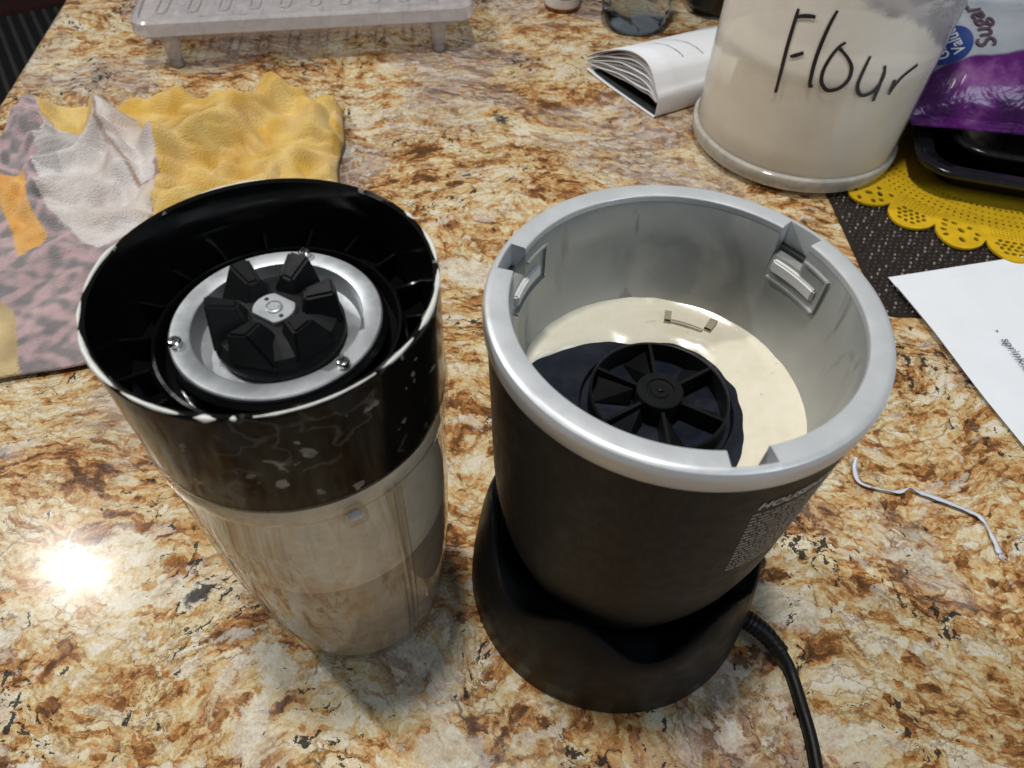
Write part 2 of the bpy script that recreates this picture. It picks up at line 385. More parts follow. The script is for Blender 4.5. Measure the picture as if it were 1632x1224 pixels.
def box_bm(bm, c, s, rot=None):
    r = bmesh.ops.create_cube(bm, size=1.0)
    M = Matrix.Translation(c) @ (rot or Matrix()) @ Matrix.Diagonal((*s, 1))
    bmesh.ops.transform(bm, matrix=M, verts=r['verts']); return r['verts']

def tube_bm(bm, pts, rad, n=10, cap=True):
    pts = [Vector(p) for p in pts]; rings = []
    for i, p in enumerate(pts):
        d = (pts[min(i + 1, len(pts) - 1)] - pts[max(i - 1, 0)]).normalized()
        up = Vector((0, 0, 1)) if abs(d.z) < 0.9 else Vector((1, 0, 0))
        x = d.cross(up).normalized(); y = x.cross(d)
        rr = rad[i] if isinstance(rad, (list, tuple)) else rad
        rings.append([bm.verts.new(p + rr * (math.cos(2 * PI * k / n) * x + math.sin(2 * PI * k / n) * y)) for k in range(n)])
    for a, b in zip(rings, rings[1:]):
        for k in range(n): bm.faces.new((a[k], a[(k + 1) % n], b[(k + 1) % n], b[k]))
    if cap: bm.faces.new(rings[0][::-1]); bm.faces.new(rings[-1])
    return bm
def spline(pts, k=8):
    pts = [Vector(p) for p in pts]; out = []
    P = [2 * pts[0] - pts[1]] + pts + [2 * pts[-1] - pts[-2]]
    for i in range(1, len(P) - 2):
        for j in range(k):
            t = j / k
            out.append(0.5 * ((2 * P[i]) + (P[i + 1] - P[i - 1]) * t + (2 * P[i - 1] - 5 * P[i] + 4 * P[i + 1] - P[i + 2]) * t * t + (-P[i - 1] + 3 * P[i] - 3 * P[i + 1] + P[i + 2]) * t ** 3))
    out.append(pts[-1]); return out
def tube(name, pts, rad, mat, parent=None, n=10):
    return from_bm(name, tube_bm(bmesh.new(), pts, rad, n), mat, parent, True, 60)
def rrect(w_, d_, r, seg=8):
    out = []
    for cx, cy, a in ((w_ / 2 - r, d_ / 2 - r, 0), (-w_ / 2 + r, d_ / 2 - r, 90), (-w_ / 2 + r, -d_ / 2 + r, 180), (w_ / 2 - r, -d_ / 2 + r, 270)):
        for i in range(seg + 1):
            t = R(a + 90 * i / seg); out.append((cx + r * math.cos(t), cy + r * math.sin(t)))
    return out
def loft(bm, loops, close_bottom=True, close_top=True):
    vs = [[bm.verts.new(p) for p in l] for l in loops]
    for a, b in zip(vs, vs[1:]):
        for i in range(len(a)):
            j = (i + 1) % len(a); bm.faces.new((a[i], a[j], b[j], b[i]))
    if close_bottom: bm.faces.new(vs[0][::-1])
    if close_top: bm.faces.new(vs[-1])
    return bm
def text_mesh(txt, size, shear=0.0, bold=0.0, space=1.0):
    cu = bpy.data.curves.new('lettering', 'FONT'); cu.body = txt; cu.size = size; cu.shear = shear; cu.offset = bold; cu.space_character = space
    cu.resolution_u = 3
    o = bpy.data.objects.new('tmp', cu); COL.objects.link(o)
    dg = bpy.context.evaluated_depsgraph_get(); dg.update()
    me = bpy.data.meshes.new_from_object(o.evaluated_get(dg)); bpy.data.objects.remove(o); bpy.data.curves.remove(cu)
    me.materials.clear()
    return me

# ------------------------------------------------------------------ the setting
def build_counter():
    # slab with a rounded left edge; edge runs from (-0.477,0.747) to (-0.448,0.567)
    dx = (-0.448 + 0.477) / (0.567 - 0.747)
    ex = lambda y: -0.477 + dx * (y - 0.747)
    bm = bmesh.new()
    ys = [-0.5, 0, 0.3, 0.567, 0.747, 1.0, 1.5]
    prof = [(1.35, 0.0), (0.0124, 0.0), (0.012, 0.0)] + [(0.012 - 0.012 * math.sin(R(a)), -0.015 + 0.015 * math.cos(R(a))) for a in (15, 30, 45, 60, 75, 90)] + \
           [(0.0, -0.020)] + [(0.010 - 0.010 * math.cos(R(a)), -0.022 - 0.01 * math.sin(R(a))) for a in (30, 60, 90)] + [(1.35, -0.032)]
    rows = [[bm.verts.new((ex(y) + u, y, z)) for u, z in prof] for y in ys]
    for a, b in zip(rows, rows[1:]):
        for i in range(len(prof) - 1): bm.faces.new((a[i], a[i + 1], b[i + 1], b[i]))
        bm.faces.new((a[-1], a[0], b[0], b[-1]))
    bm.faces.new(rows[0][::-1]); bm.faces.new(rows[-1])
    kind(from_bm('countertop', bm, 'granite', None, True, 20), 'structure')
    bm = bmesh.new(); box_bm(bm, (0.47, 0.5, -0.471), (1.6, 1.9, 0.874))
    kind(from_bm('counter_base', bm, 'floor', smooth=False), 'structure')
    bm = bmesh.new(); box_bm(bm, (0, 1.5, -0.95), (9, 9, 0.06))
    kind(from_bm('floor', bm, 'floor', smooth=False), 'structure')
build_counter()

def build_rug():
    t = thing('rug', 'charcoal and grey striped rug with dark red band on floor beyond the counter', 'rug', (-1.9, 2.6, -0.918), R(34))
    bm = bmesh.new(); loft(bm, [[(x, y, 0) for x, y in rrect(1.5, 2.4, 0.03, 3)], [(x, y, 0.010) for x, y in rrect(1.5, 2.4, 0.03, 3)]])
    from_bm('backing', bm, 'rug_dark', t, False)
    me = None
    for i in range(36):
        x = -0.72 + i * 0.041
        if me is None:
            b = tube_bm(bmesh.new(), [(0, -1.15, 0), (0, -0.3, 0), (0, 0.10, 0)], 0.0085, 6)
            o = from_bm('stripe', b, 'rug_grey', t); me = o.data
        else:
            o = bpy.data.objects.new('stripe', me); COL.objects.link(o); o.parent = t
        o.location = (x, 0, 0.012)
    bm = bmesh.new(); loft(bm, [[(x, y + 0.19, 0.0102) for x, y in rrect(1.5, 0.12, 0.005, 2)], [(x, y + 0.19, 0.018) for x, y in rrect(1.49, 0.11, 0.005, 2)]])
    from_bm('red_band', bm, 'rug_red', t, False)
build_rug()

# ------------------------------------------------------------------ blender motor base
UX, UY = 0.0492, 0.1500
NOTCH = (162.0, 39.5, -80.0)
def in_notch(a, half=6.2):
    return any(abs((a - c + 180) % 360 - 180) < half for c in NOTCH)
def build_motor_base():
    t = thing('personal_blender', 'black personal blender motor unit with silver rim, batter spilled inside its well', 'blender', (UX, UY, 0))
    # foot with a wavy top edge
    def foot(a):
        zt = 0.0550 + 0.0088 * math.cos(R(6 * (a + 113)))
        def ro(z):
            K = [(0, .0648), (.02, .0636), (.045, .0603), (.06, .0577), (.075, .0545)]
            for (z0, r0), (z1, r1) in zip(K, K[1:]):
                if z <= z1: return r0 + (r1 - r0) * (z - z0) / (z1 - z0)
            return .0545
        ri = ro(zt) - 0.0030
        pr = [(0.055, 0.0), (ro(0) - 0.0012, 0.0), (ro(0), 0.0015), (ro(0.015), 0.015), (ro(0.03), 0.03), (ro(0.040), 0.040), (ro(zt), zt - 0.0012), (ro(zt) - 0.0010, zt)]
        return pr + [(ri + 0.0008, zt - 0.0001), (ri, zt - 0.0008), (min(ri - 0.001, 0.0515), 0.0452), (0.0470, 0.0440), (0.0440, 0.0380), (0.0360, 0.0340)]
    lathe('foot', None, 'black_satin', t, n=216, pf=foot, sharp=50)
    body = [(0.036, 0.022), (0.0405, 0.030), (0.0433, 0.040), (0.0463, 0.050), (0.0492, 0.060), (0.0515, 0.070), (0.0530, 0.080), (0.0543, 0.090), (0.0550, 0.100),
            (0.0558, 0.120), (0.0564, 0.140), (0.0572, 0.160), (0.0575, 0.1702), (0.0545, 0.1702)]
    lathe('body', body, 'body', t, n=128)
    # rim with three notches
    A = [(0.0545, 0.1700), (0.0579, 0.1700), (0.0586, 0.1712), (0.0588, 0.1755), (0.0586, 0.1768), (0.0580, 0.1780), (0.0571, 0.1786), (0.0562, 0.1787), (0.0519, 0.1787), (0.0513, 0.1785), (0.0511, 0.1782), (0.0511, 0.1764), (0.0545, 0.1764)]
    Bn = A[:7] + [(0.0568, 0.1787), (0.0563, 0.1787), (0.0561, 0.1785), (0.0560, 0.1782), (0.0560, 0.1676), (0.0566, 0.1675)]
    angs = []
    for c in NOTCH:
        for e in (-6.2, 6.2): angs += [(c + e - 0.03, 0), (c + e + 0.03, 0)]
    al = sorted([(i * 2.0 - 180) for i in range(180) if not any(abs((i * 2.0 - 180 - a + 180) % 360 - 180) < 0.6 for a, _ in angs)] + [((a + 180) % 360 - 180) for a, _ in angs])
    bm = bmesh.new(); cols = []
    for a in al:
        pr = Bn if in_notch(a) else A
        cols.append([bm.verts.new((r * math.cos(R(a)), r * math.sin(R(a)), z)) for r, z in pr])
    for i in range(len(cols)):
        P_, Q_ = cols[i], cols[(i + 1) % len(cols)]
        for j in range(len(A)):
            k = (j + 1) % len(A); bm.faces.new((P_[j], Q_[j], Q_[k], P_[k]))
    from_bm('rim', bm, 'silver_plastic', t, True, 28)
    # well: inner wall and floor
    bm = bmesh.new(); cols = []
    for a in al:
        zt = 0.1678 if in_notch(a) else 0.1766
        cols.append([bm.verts.new((r * math.cos(R(a)), r * math.sin(R(a)), z)) for r, z in [(0.0564, zt - 0.0008), (0.0558, zt), (0.0514, zt), (0.0511, zt - 0.0006), (0.0506, 0.160), (0.0500, 0.150), (0.0489, 0.133), (0.0478, 0.1305)]])
    for i in range(len(cols)):
        for j in range(7): bm.faces.new((cols[i][j], cols[(i + 1) % len(cols)][j], cols[(i + 1) % len(cols)][j + 1], cols[i][j + 1]))
    from_bm('inner_wall', bm, 'inner_wall', t, True, 35)
    lathe('well_floor', [(0.0487, 0.1309), (0.034, 0.1308), (0.030, 0.1308), (0.0262, 0.1306), (0.0255, 0.1285), (0.0005, 0.1285)], 'navy_plastic', t, n=96)
    for c in NOTCH:
        cbox('latch_frame', 'inner_wall', t, 0.0493, 0.0508, c - 19.0, c + 5.0, 0.1590, 0.1599, 10)
        cbox('latch_frame', 'inner_wall', t, 0.0499, 0.0511, c - 19.0, c - 6.8, 0.1722, 0.1730, 8)
        cbox('latch_frame', 'inner_wall', t, 0.0498, 0.0510, c - 19.6, c - 18.8, 0.1590, 0.1730, 2)
        cbox('latch_tab', 'white_plastic', t, 0.0495, 0.0520, c - 16.0, c + 4.6, 0.1622, 0.1668, 12, 0.0006)
    # drive gear: ring, hub, spokes
    g = lathe('drive_gear', [(0.0232, 0.1290), (0.0234, 0.1366), (0.0230, 0.1370), (0.0224, 0.1368), (0.0222, 0.1290)], 'black_satin', t, n=72)
    lathe('hub', [(0.0078, 0.1290), (0.0078, 0.1384), (0.0074, 0.1388), (0.0048, 0.1388), (0.0046, 0.1382), (0.0032, 0.1381), (0.0030, 0.1385), (0.0011, 0.1385), (0.0010, 0.1393), (0.0004, 0.1395), (0.0001, 0.1395)], 'black_satin', g, n=40)
    for k in range(6):
        a = 33 + 60 * k
        bm = bmesh.new(); box_bm(bm, (0.0150, 0, 0.1330), (0.0155, 0.0012, 0.0076))
        o = from_bm('spoke', bm, 'black_satin', g, False); o.rotation_euler = (0, 0, R(a))
        bm = bmesh.new()        # sloping drive ramp between the spokes
        v = [bm.verts.new(p) for p in [(0.0085, 0.0012, 0.1290), (0.0215, 0.0012, 0.1290), (0.0195, 0.0085, 0.1290), (0.0082, 0.0035, 0.1290), (0.0085, 0.0012, 0.1352), (0.0215, 0.0012, 0.1340)]]
        for f in ((0, 3, 2, 1), (0, 1, 5, 4), (4, 5, 2, 3), (0, 4, 3), (1, 2, 5)): bm.faces.new([v[i] for i in f])
        o = from_bm('drive_ramp', bm, 'black_satin', g, False); o.rotation_euler = (0, 0, R(a))
    # power cord with strain relief
    c0 = Vector((0.0625, -0.0145, 0.030))
    pts = spline([(0.0560, -0.0262, 0.0155), (0.0600, -0.0285, 0.0152), (0.0665, -0.0325, 0.0125), (0.0738, -0.0385, 0.0075), (0.0780, -0.0452, 0.0035), (0.0796, -0.0584, 0.0032), (0.0806, -0.0709, 0.0032), (0.0803, -0.083, 0.0032), (0.078, -0.12, 0.0032), (0.072, -0.17, 0.0032)], 8)
    cord = tube('power_cord', pts, 0.0025, 'cord', t, 12)
    b = bmesh.new()
    sp = spline([(0.0560, -0.0262, 0.0155), (0.0600, -0.0285, 0.0152), (0.0665, -0.0325, 0.0125), (0.0735, -0.0383, 0.0078)], 14)
    tube_bm(b, sp, [0.0046 - 0.0010 * i / len(sp) + (0.00025 if (i // 2) % 2 else 0) for i in range(len(sp))], 14)
    from_bm('strain_relief', b, 'cord', cord, True, 25)
    # printed block on the body
    prof = sorted([(z, r) for r, z in body[:-1]])
    def rad(z):
        for (z0, r0), (z1, r1) in zip(prof, prof[1:]):
            if z0 <= z <= z1: return r0 + (r1 - r0) * (z - z0) / (z1 - z0)
        return prof[-1][1]
    def wrap(me, a0, z0):
        for v in me.vertices:
            z = z0 + v.co.y; r = rad(z) + 0.00025; a = R(a0) + v.co.x / r
            v.co = (r * math.cos(a), r * math.sin(a), z)
        return me
    lines = ['HOUSEHOLD USE ONLY']
    me = text_mesh('HOUSEHOLD USE ONLY', 0.0048, 0.22, 0.00012, 1.08)
    link('lettering', wrap(me, -73.5, 0.1572), 'pale_print', t, False)
    bm = bmesh.new(); rnd = random.Random(3)
    z = 0.1535; row = 0
    while z > 0.1150:
        x = 0.0 if row else 0.0; L = 0.040 - 0.006 * rnd.random()
        while x < L:
            wd = rnd.uniform(0.0010, 0.0042)
            n_ = max(1, int(wd / 0.0007))
            for q in range(n_):
                x0 = x + q * wd / n_; x1 = x0 + wd / n_ * 0.8; hh = rnd.choice((0.0005, 0.0006, 0.0008))
                vs = []
                for xx, zz in ((x0, z), (x1, z), (x1, z + hh), (x0, z + hh)):
                    r = rad(zz) + 0.0002; a = R(-73.5 + (0.1535 - z) * 90) + xx / r
                    vs.append(bm.verts.new((r * math.cos(a), r * math.sin(a), zz)))
                bm.faces.new(vs)
            x += wd + 0.0006
        z -= 0.0021; row += 1
    kind(from_bm('fine_print', bm, 'pale_print', t, False), 'stuff')
    return t
build_motor_base()

def build_puddle():
    """batter lying in the well round the drive gear"""
    edge = [(214, 4.80), (205, 4.78), (196, 4.78), (183, 4.74), (172, 4.68), (159, 4.52), (149, 4.10), (135.5, 3.66), (121.5, 3.26), (106, 2.90), (92, 2.78), (78.5, 2.95), (56, 3.02), (32, 2.90), (17, 2.92), (-2, 2.90), (-22, 3.0), (-39, 3.25), (-60, 3.6), (-80, 4.1), (-95, 4.5), (-104, 4.8)]
    bm = bmesh.new(); rows = []; es = spline([(a_, r_, 0) for a_, r_ in edge], 6)
    for i in range(len(edge) - 1):
        for k in range(6):
            q_ = es[i * 6 + k]; a = q_.x; ri = q_.y / 100 + 0.0007 * noise.noise((q_.x * 0.09, 4.2, 1.0))
            ro = 0.0492; row = []
            for j in range(10):
                u = j / 9; r = ri + (ro - ri) * u
                z = 0.1312 + 0.0016 * (1 - (1 - min(1, u * 2.2)) ** 2) * min(1, (ro - ri) / 0.008) + 0.0005 * noise.noise((a * 0.06, u * 3, 1)) + 0.0003 * noise.noise((a * 0.17, u * 5, 7))
                if j == 0: z = 0.1308
                if u > 0.85: z += (u - 0.85) * 0.009
                row.append(bm.verts.new((r * math.cos(R(a)), r * math.sin(R(a)), z)))
            rows.append(row)
    for a, b in zip(rows, rows[1:]):
        for j in range(9): bm.faces.new((a[j], b[j], b[j + 1], a[j + 1]))
    o = from_bm('batter_puddle', bm, 'batter', None, True, 80); o.location = (UX, UY, 0)
    tag(o, 'cream coloured batter pooled round the gear inside the silver well', 'batter')
    # drowned latch showing through as a wet bump
    for a0, a1, r0, r1 in ((77.5, 80.5, 0.0375, 0.0432), (55.5, 59, 0.0395, 0.046), (59, 78, 0.0378, 0.0392)):
        cbox('wet_tab', 'batter_film', o, r0, r1, a0, a1, 0.1318, 0.1346, 6, 0.0005)
build_puddle()


# ------------------------------------------------------------------ blender cup standing upside down
CX, CY = -0.0657, 0.1373
def build_cup():
    t = thing('blender_cup', 'clear blender cup upside down on its end, black blade collar on top with batter smears', 'blender cup', (CX, CY, 0))
    cupo = [(0.0005, 0.0022), (0.020, 0.0020), (0.030, 0.0006), (0.0325, 0.0), (0.0345, 0.0012), (0.0360, 0.006), (0.0370, 0.012), (0.0384, 0.022), (0.0403, 0.040), (0.0418, 0.060), (0.0429, 0.080), (0.0435, 0.100), (0.0438, 0.120), (0.0440, 0.1400),
            (0.0442, 0.1412), (0.0452, 0.1422), (0.0457, 0.1436), (0.0459, 0.1490), (0.0459, 0.1515), (0.0456, 0.1520)]
    inn = []
    lathe('cup_wall', cupo + inn, 'cup_clear', t, n=120)
    bm = bmesh.new()
    for a in (-44, -40.5, 136, 139.5, 46, 49.5, -134, -130.5):          # moulded ribs down the wall
        pts = [(r * math.cos(R(a)), r * math.sin(R(a)), z) for r, z in cupo[6:14]]
        tube_bm(bm, pts, 0.0011, 8)
    from_bm('wall_rib', bm, 'cup_clear', t)
    for k in range(3):
        a = -59.7 + 120 * k
        tb = cbox('locking_tab', 'cup_clear', t, 0.0440, 0.0482, a - 4, a + 4, 0.1385, 0.1445, 4, 0.0006)
        tb2 = cbox('locking_tab_foot', 'white_plastic', tb, 0.0441, 0.0466, a - 2.6, a + 2.6, 0.1392, 0.1408, 4, 0.0004)
    # batter inside: film above, settled liquid below
    lathe('batter_film', [(0.0414, 0.0893), (0.0418, 0.0899), (0.0420, 0.100), (0.0423, 0.120), (0.0425, 0.1405), (0.0415, 0.1490)], 'batter_film', t, n=96)
    lathe('batter_fill', [(0.0005, 0.0040), (0.022, 0.0040), (0.0325, 0.0040), (0.0348, 0.0085), (0.0358, 0.013), (0.0371, 0.022), (0.0390, 0.040), (0.0405, 0.060), (0.0412, 0.080), (0.0415, 0.0900), (0.0400, 0.0908), (0.0005, 0.0908)], 'batter_low', t, n=96)
    # black collar
    lathe('collar', [(0.0430, 0.1490), (0.0446, 0.1492), (0.0452, 0.1500), (0.0454, 0.1520), (0.0455, 0.184), (0.0456, 0.1908), (0.0455, 0.1922), (0.0452, 0.1926), (0.0445, 0.1926), (0.0438, 0.1921)], 'collar', t, n=128)
    well = lathe('collar_well', [(0.0438, 0.1921), (0.0436, 0.188), (0.0430, 0.1740), (0.0418, 0.1675), (0.0380, 0.1660), (0.0348, 0.1664), (0.0345, 0.1740), (0.0340, 0.1756), (0.0331, 0.1757), (0.0326, 0.1745), (0.0322, 0.1690), (0.0305, 0.1690), (0.0302, 0.1755), (0.0290, 0.1764), (0.0280, 0.1764)], 'black_gloss', t, n=128)
    bm0 = bmesh.new()
    for k in range(18):
        a = 10 + 20 * k
        bm = bmesh.new(); box_bm(bm, (0.0392, 0, 0.1705), (0.0078, 0.0009, 0.0088))
        o = from_bm('rib', bm, 'black_gloss', well, False); o.rotation_euler = (0, 0, R(a))
    # batter dried on the lip
    def smear(a0, a1, r, z, th):
        n = max(6, int((a1 - a0) / 2)); pts = []; rr = []
        for i in range(n + 1):
            a = R(a0 + (a1 - a0) * i / n); q = noise.noise((a * 9, r * 50, 2.0))
            e = min(1, min(i, n - i) / 2.5)
            pts.append((r * math.cos(a) * (1 + 0.002 * q), r * math.sin(a) * (1 + 0.002 * q), z)); rr.append(max(0.0002, th * (0.85 + 0.45 * q + 0.15 * noise.noise((a * 31, 1, 4))) * e))
        return tube('dried_batter', pts, rr, 'residue', t, 8)
    for a0, a1, th in ((163, 190, 0.0008), (191, 206, 0.00065), (207, 238, 0.00085), (239.5, 262, 0.0007), (-40, -22, 0.0006), (-21, 9, 0.0009), (11, 32, 0.0007)):
        smear(a0, a1, 0.0451, 0.1924, th)
    smear(38, 44, 0.0451, 0.1924, 0.0008); smear(104, 128, 0.0453, 0.1925, 0.0004)
    smear(264, 271, 0.0452, 0.1922, 0.0010); smear(274, 277, 0.0452, 0.1922, 0.0010)
    smear(281, 318, 0.0453, 0.1925, 0.00035)
    # metal plate with recess, three screws
    plate = lathe('metal_plate', [(0.0289, 0.1768), (0.0288, 0.1779), (0.0284, 0.1782), (0.0238, 0.1782), (0.0233, 0.1779), (0.0231, 0.1770), (0.0229, 0.1726), (0.0222, 0.1716), (0.0215, 0.1715), (0.0003, 0.1715)], 'steel', t, n=96)
    for a in (-155, 86, -37):
        c = Vector((0.0268 * math.cos(R(a)), 0.0268 * math.sin(R(a)), 0.1782))
        o = lathe('screw', [(0.0017, 0), (0.0017, 0.0006), (0.0018, 0.0008), (0.0018, 0.0016), (0.0015, 0.0020), (0.0008, 0.0022), (0.0001, 0.0022)], 'chrome', plate, n=24); o.location = c
        bm = bmesh.new()
        for q in (25, 115): box_bm(bm, (0, 0, 0.00222), (0.0022, 0.0005, 0.0003), Matrix.Rotation(R(q + a), 4, 'Z'))
        tmp = from_bm('slot', bm, 'ink', None, False); tmp.location = c; tmp.parent = plate; tmp.name = 'screw_slot'
    # rubber coupling with six teeth
    cp = lathe('coupling', [(0.0178, 0.1722), (0.0182, 0.1730), (0.0182, 0.1755), (0.0176, 0.1764), (0.0172, 0.1775), (0.0166, 0.1790), (0.0120, 0.1808), (0.0062, 0.1812), (0.0002, 0.1812)], 'black_rubber', t, n=72)
    tooth = None
    for k in range(6):
        a = 20 + 60 * k
        if tooth is None:
            bm = bmesh.new()
            # wedge: steep leading face, long sloping back, ridge across the top
            P8 = [(0.0064, -0.0036, 0.1795), (0.0177, -0.0064, 0.1766), (0.0175, 0.0078, 0.1766), (0.0070, 0.0042, 0.1795),
                  (0.0084, -0.0022, 0.1856), (0.0166, -0.0046, 0.1878), (0.0167, 0.0012, 0.1888), (0.0090, 0.0010, 0.1862)]
            v = [bm.verts.new(p) for p in P8]
            for f in ((3, 2, 1, 0), (4, 5, 6, 7), (0, 1, 5, 4), (1, 2, 6, 5), (2, 3, 7, 6), (3, 0, 4, 7)): bm.faces.new([v[i] for i in f])
            bmesh.ops.bevel(bm, geom=bm.edges[:], offset=0.0007, segments=2, affect='EDGES')
            o = from_bm('tooth', bm, 'black_rubber', cp, True, 25); tooth = o.data
        else:
            o = bpy.data.objects.new('tooth', tooth); COL.objects.link(o); o.parent = cp
        o.rotation_euler = (0, 0, R(a))
    # centre washer with two flats, two holes and a rivet
    bm = bmesh.new(); out = []
    for i in range(64):
        a = 2 * PI * i / 64; x, y = 0.0058 * math.cos(a), 0.0058 * math.sin(a)
        y2 = max(-0.0045, min(0.0045, y)); out.append((x, y2))
    loft(bm, [[(x, y, 0.1813) for x, y in out], [(x, y, 0.1822) for x, y in out], [(x * 0.97, y * 0.97, 0.1825) for x, y in out]])
    wsh = from_bm('washer', bm, 'steel', cp, True, 30); wsh.rotation_euler = (0, 0, R(-28))
    rv = lathe('rivet', [(0.0023, 0.1825), (0.0023, 0.1829), (0.0019, 0.1831), (0.0018, 0.1828), (0.0015, 0.1828), (0.0014, 0.1830), (0.0001, 0.1830)], 'steel', cp, n=32)
    for q in (132, -48):
        bm = bmesh.new(); bmesh.ops.create_circle(bm, cap_ends=True, radius=0.00065, segments=16)
        o = from_bm('washer_hole', bm, 'ink', cp, False); o.location = (0.0041 * math.cos(R(q)), 0.0041 * math.sin(R(q)), 0.18256)
build_cup()

# ------------------------------------------------------------------ flour jar
JX, JY, JZ = 0.2205, 0.5375, 0.0045
def build_jar():
    t = thing('storage_jar', 'large round clear plastic jar of flour with Flour handwritten in black marker', 'jar', (JX, JY, JZ))
    lathe('jar_wall', [(0.0786, 0.0105), (0.0784, 0.014), (0.0782, 0.02), (0.0780, 0.20), (0.0772, 0.212), (0.070, 0.222), (0.066, 0.225), (0.066, 0.238)], 'jar', t, n=128)
    lathe('base_ring', [(0.0775, 0.0125), (0.0796, 0.0122), (0.0808, 0.0112), (0.0812, 0.0095), (0.0806, 0.004), (0.0790, 0.0008), (0.0765, 0.0), (0.06, 0.0), (0.0005, 0.001)], 'jar_base', t, n=128)
    lathe('jar_lid', [(0.0690, 0.222), (0.0705, 0.2235), (0.0705, 0.246), (0.069, 0.2485), (0.0005, 0.2485)], 'white_plastic', t, n=96)
    strokes = [[(-128.2, 12.92), (-128.2, 12.33), (-127.8, 10.49), (-126.9, 8.78), (-126.3, 7.43)],
        [(-128.7, 12.34), (-125.6, 12.57), (-121.8, 12.7), (-119.5, 12.72)],
        [(-125.0, 10.0), (-122.2, 10.21), (-119.4, 10.47)],
        [(-111.3, 13.36), (-112.4, 12.54), (-113.1, 11.31), (-113.1, 10.12), (-112.2, 8.98), (-111.4, 8.49), (-110.1, 8.56)],
        [(-102.9, 11.6), (-105.1, 11.24), (-107.1, 10.5), (-108.0, 9.62), (-106.9, 8.91), (-103.8, 8.47), (-100.7, 8.46), (-97.3, 8.74), (-95.3, 9.29), (-95.6, 9.93), (-97.2, 10.34), (-100.4, 10.78), (-104.5, 11.19)],
        [(-89.6, 10.9), (-90.0, 10.27), (-90.2, 9.48), (-89.8, 8.89), (-87.5, 8.38), (-84.4, 8.26), (-80.8, 8.52), (-79.2, 9.03), (-78.9, 9.61), (-80.6, 10.27)],
        [(-79.6, 9.98), (-78.9, 8.95), (-78.7, 8.2), (-78.5, 7.81)],
        [(-71.1, 8.17), (-71.2, 8.78), (-71.7, 9.23)], [(-71.1, 8.25), (-69.4, 8.97), (-66.4, 9.5), (-60.7, 10.01)]]
    for word in ((0, 1, 2), (3,), (4,), (5, 6), (7, 8)):
        bm = bmesh.new()
        for i in word:
            sp = spline([(a, z, 0) for a, z in strokes[i]], 8)
            pts = []
            for q in sp:
                rr = 0.0786; pts.append((rr * math.cos(R(q.x)), rr * math.sin(R(q.x)), q.y / 100 - JZ))
            n = len(pts)
            wd = [0.00085 + 0.00045 * math.sin(PI * j / n) + (0.0002 if j > n - 4 else 0) for j in range(n)]
            # flat ribbon lying on the wall
            prev = None
            for j, p in enumerate(pts):
                p = Vector(p); d = (Vector(pts[min(j + 1, n - 1)]) - Vector(pts[max(j - 1, 0)])).normalized()
                nrm = Vector((p.x, p.y, 0)).normalized(); sd = d.cross(nrm).normalized() * wd[j]
                a, b = bm.verts.new(p + sd + nrm * 0.0001 * (i % 2)), bm.verts.new(p - sd + nrm * 0.0001 * (i % 2))
                if prev: bm.faces.new((prev[0], a, b, prev[1]))
                prev = (a, b)
        from_bm('marker_letter', bm, 'ink', t, True)
    # the flour
    line = [(-172.8, 7.5), (-143, 8.75), (-132.5, 9.0), (-121, 8.95), (-104.6, 9.1), (-93.6, 9.5), (-77.7, 9.85), (-58.5, 9.95), (-20, 9.6), (40, 8.2), (100, 7.2), (160, 7.2), (187.2, 7.5)]
    def ztop(a):
        a = (a + 172.8) % 360 - 172.8
        for (a0, z0), (a1, z1) in zip(line, line[1:]):
            if a0 <= a <= a1: return (z0 + (z1 - z0) * (a - a0) / (a1 - a0)) / 100 - JZ
        return 0.075
    def prof(a):
        z = ztop(a) + 0.0010 * noise.noise((math.cos(R(a)) * 6, math.sin(R(a)) * 6, 0))
        c = 0.088
        pr = [(0.0004, 0.004), (0.072, 0.004), (0.0768, 0.010), (0.0770, 0.03), (0.0770, z * 0.7), (0.0770, z)]
        for u in (0.92, 0.8, 0.6, 0.4, 0.2):
            pr.append((0.077 * u, c + (z - c) * u ** 1.6 + 0.004 * noise.noise((math.cos(R(a)) * 3 * u, math.sin(R(a)) * 3 * u, 4))))
        return pr + [(0.0004, c)]
    o = lathe('flour', None, 'flour', None, n=120, pf=prof, sharp=70)
    o.location = (JX, JY, JZ); tag(o, 'pale wheat flour filling the lower half of the big marked jar', 'flour')
build_jar()

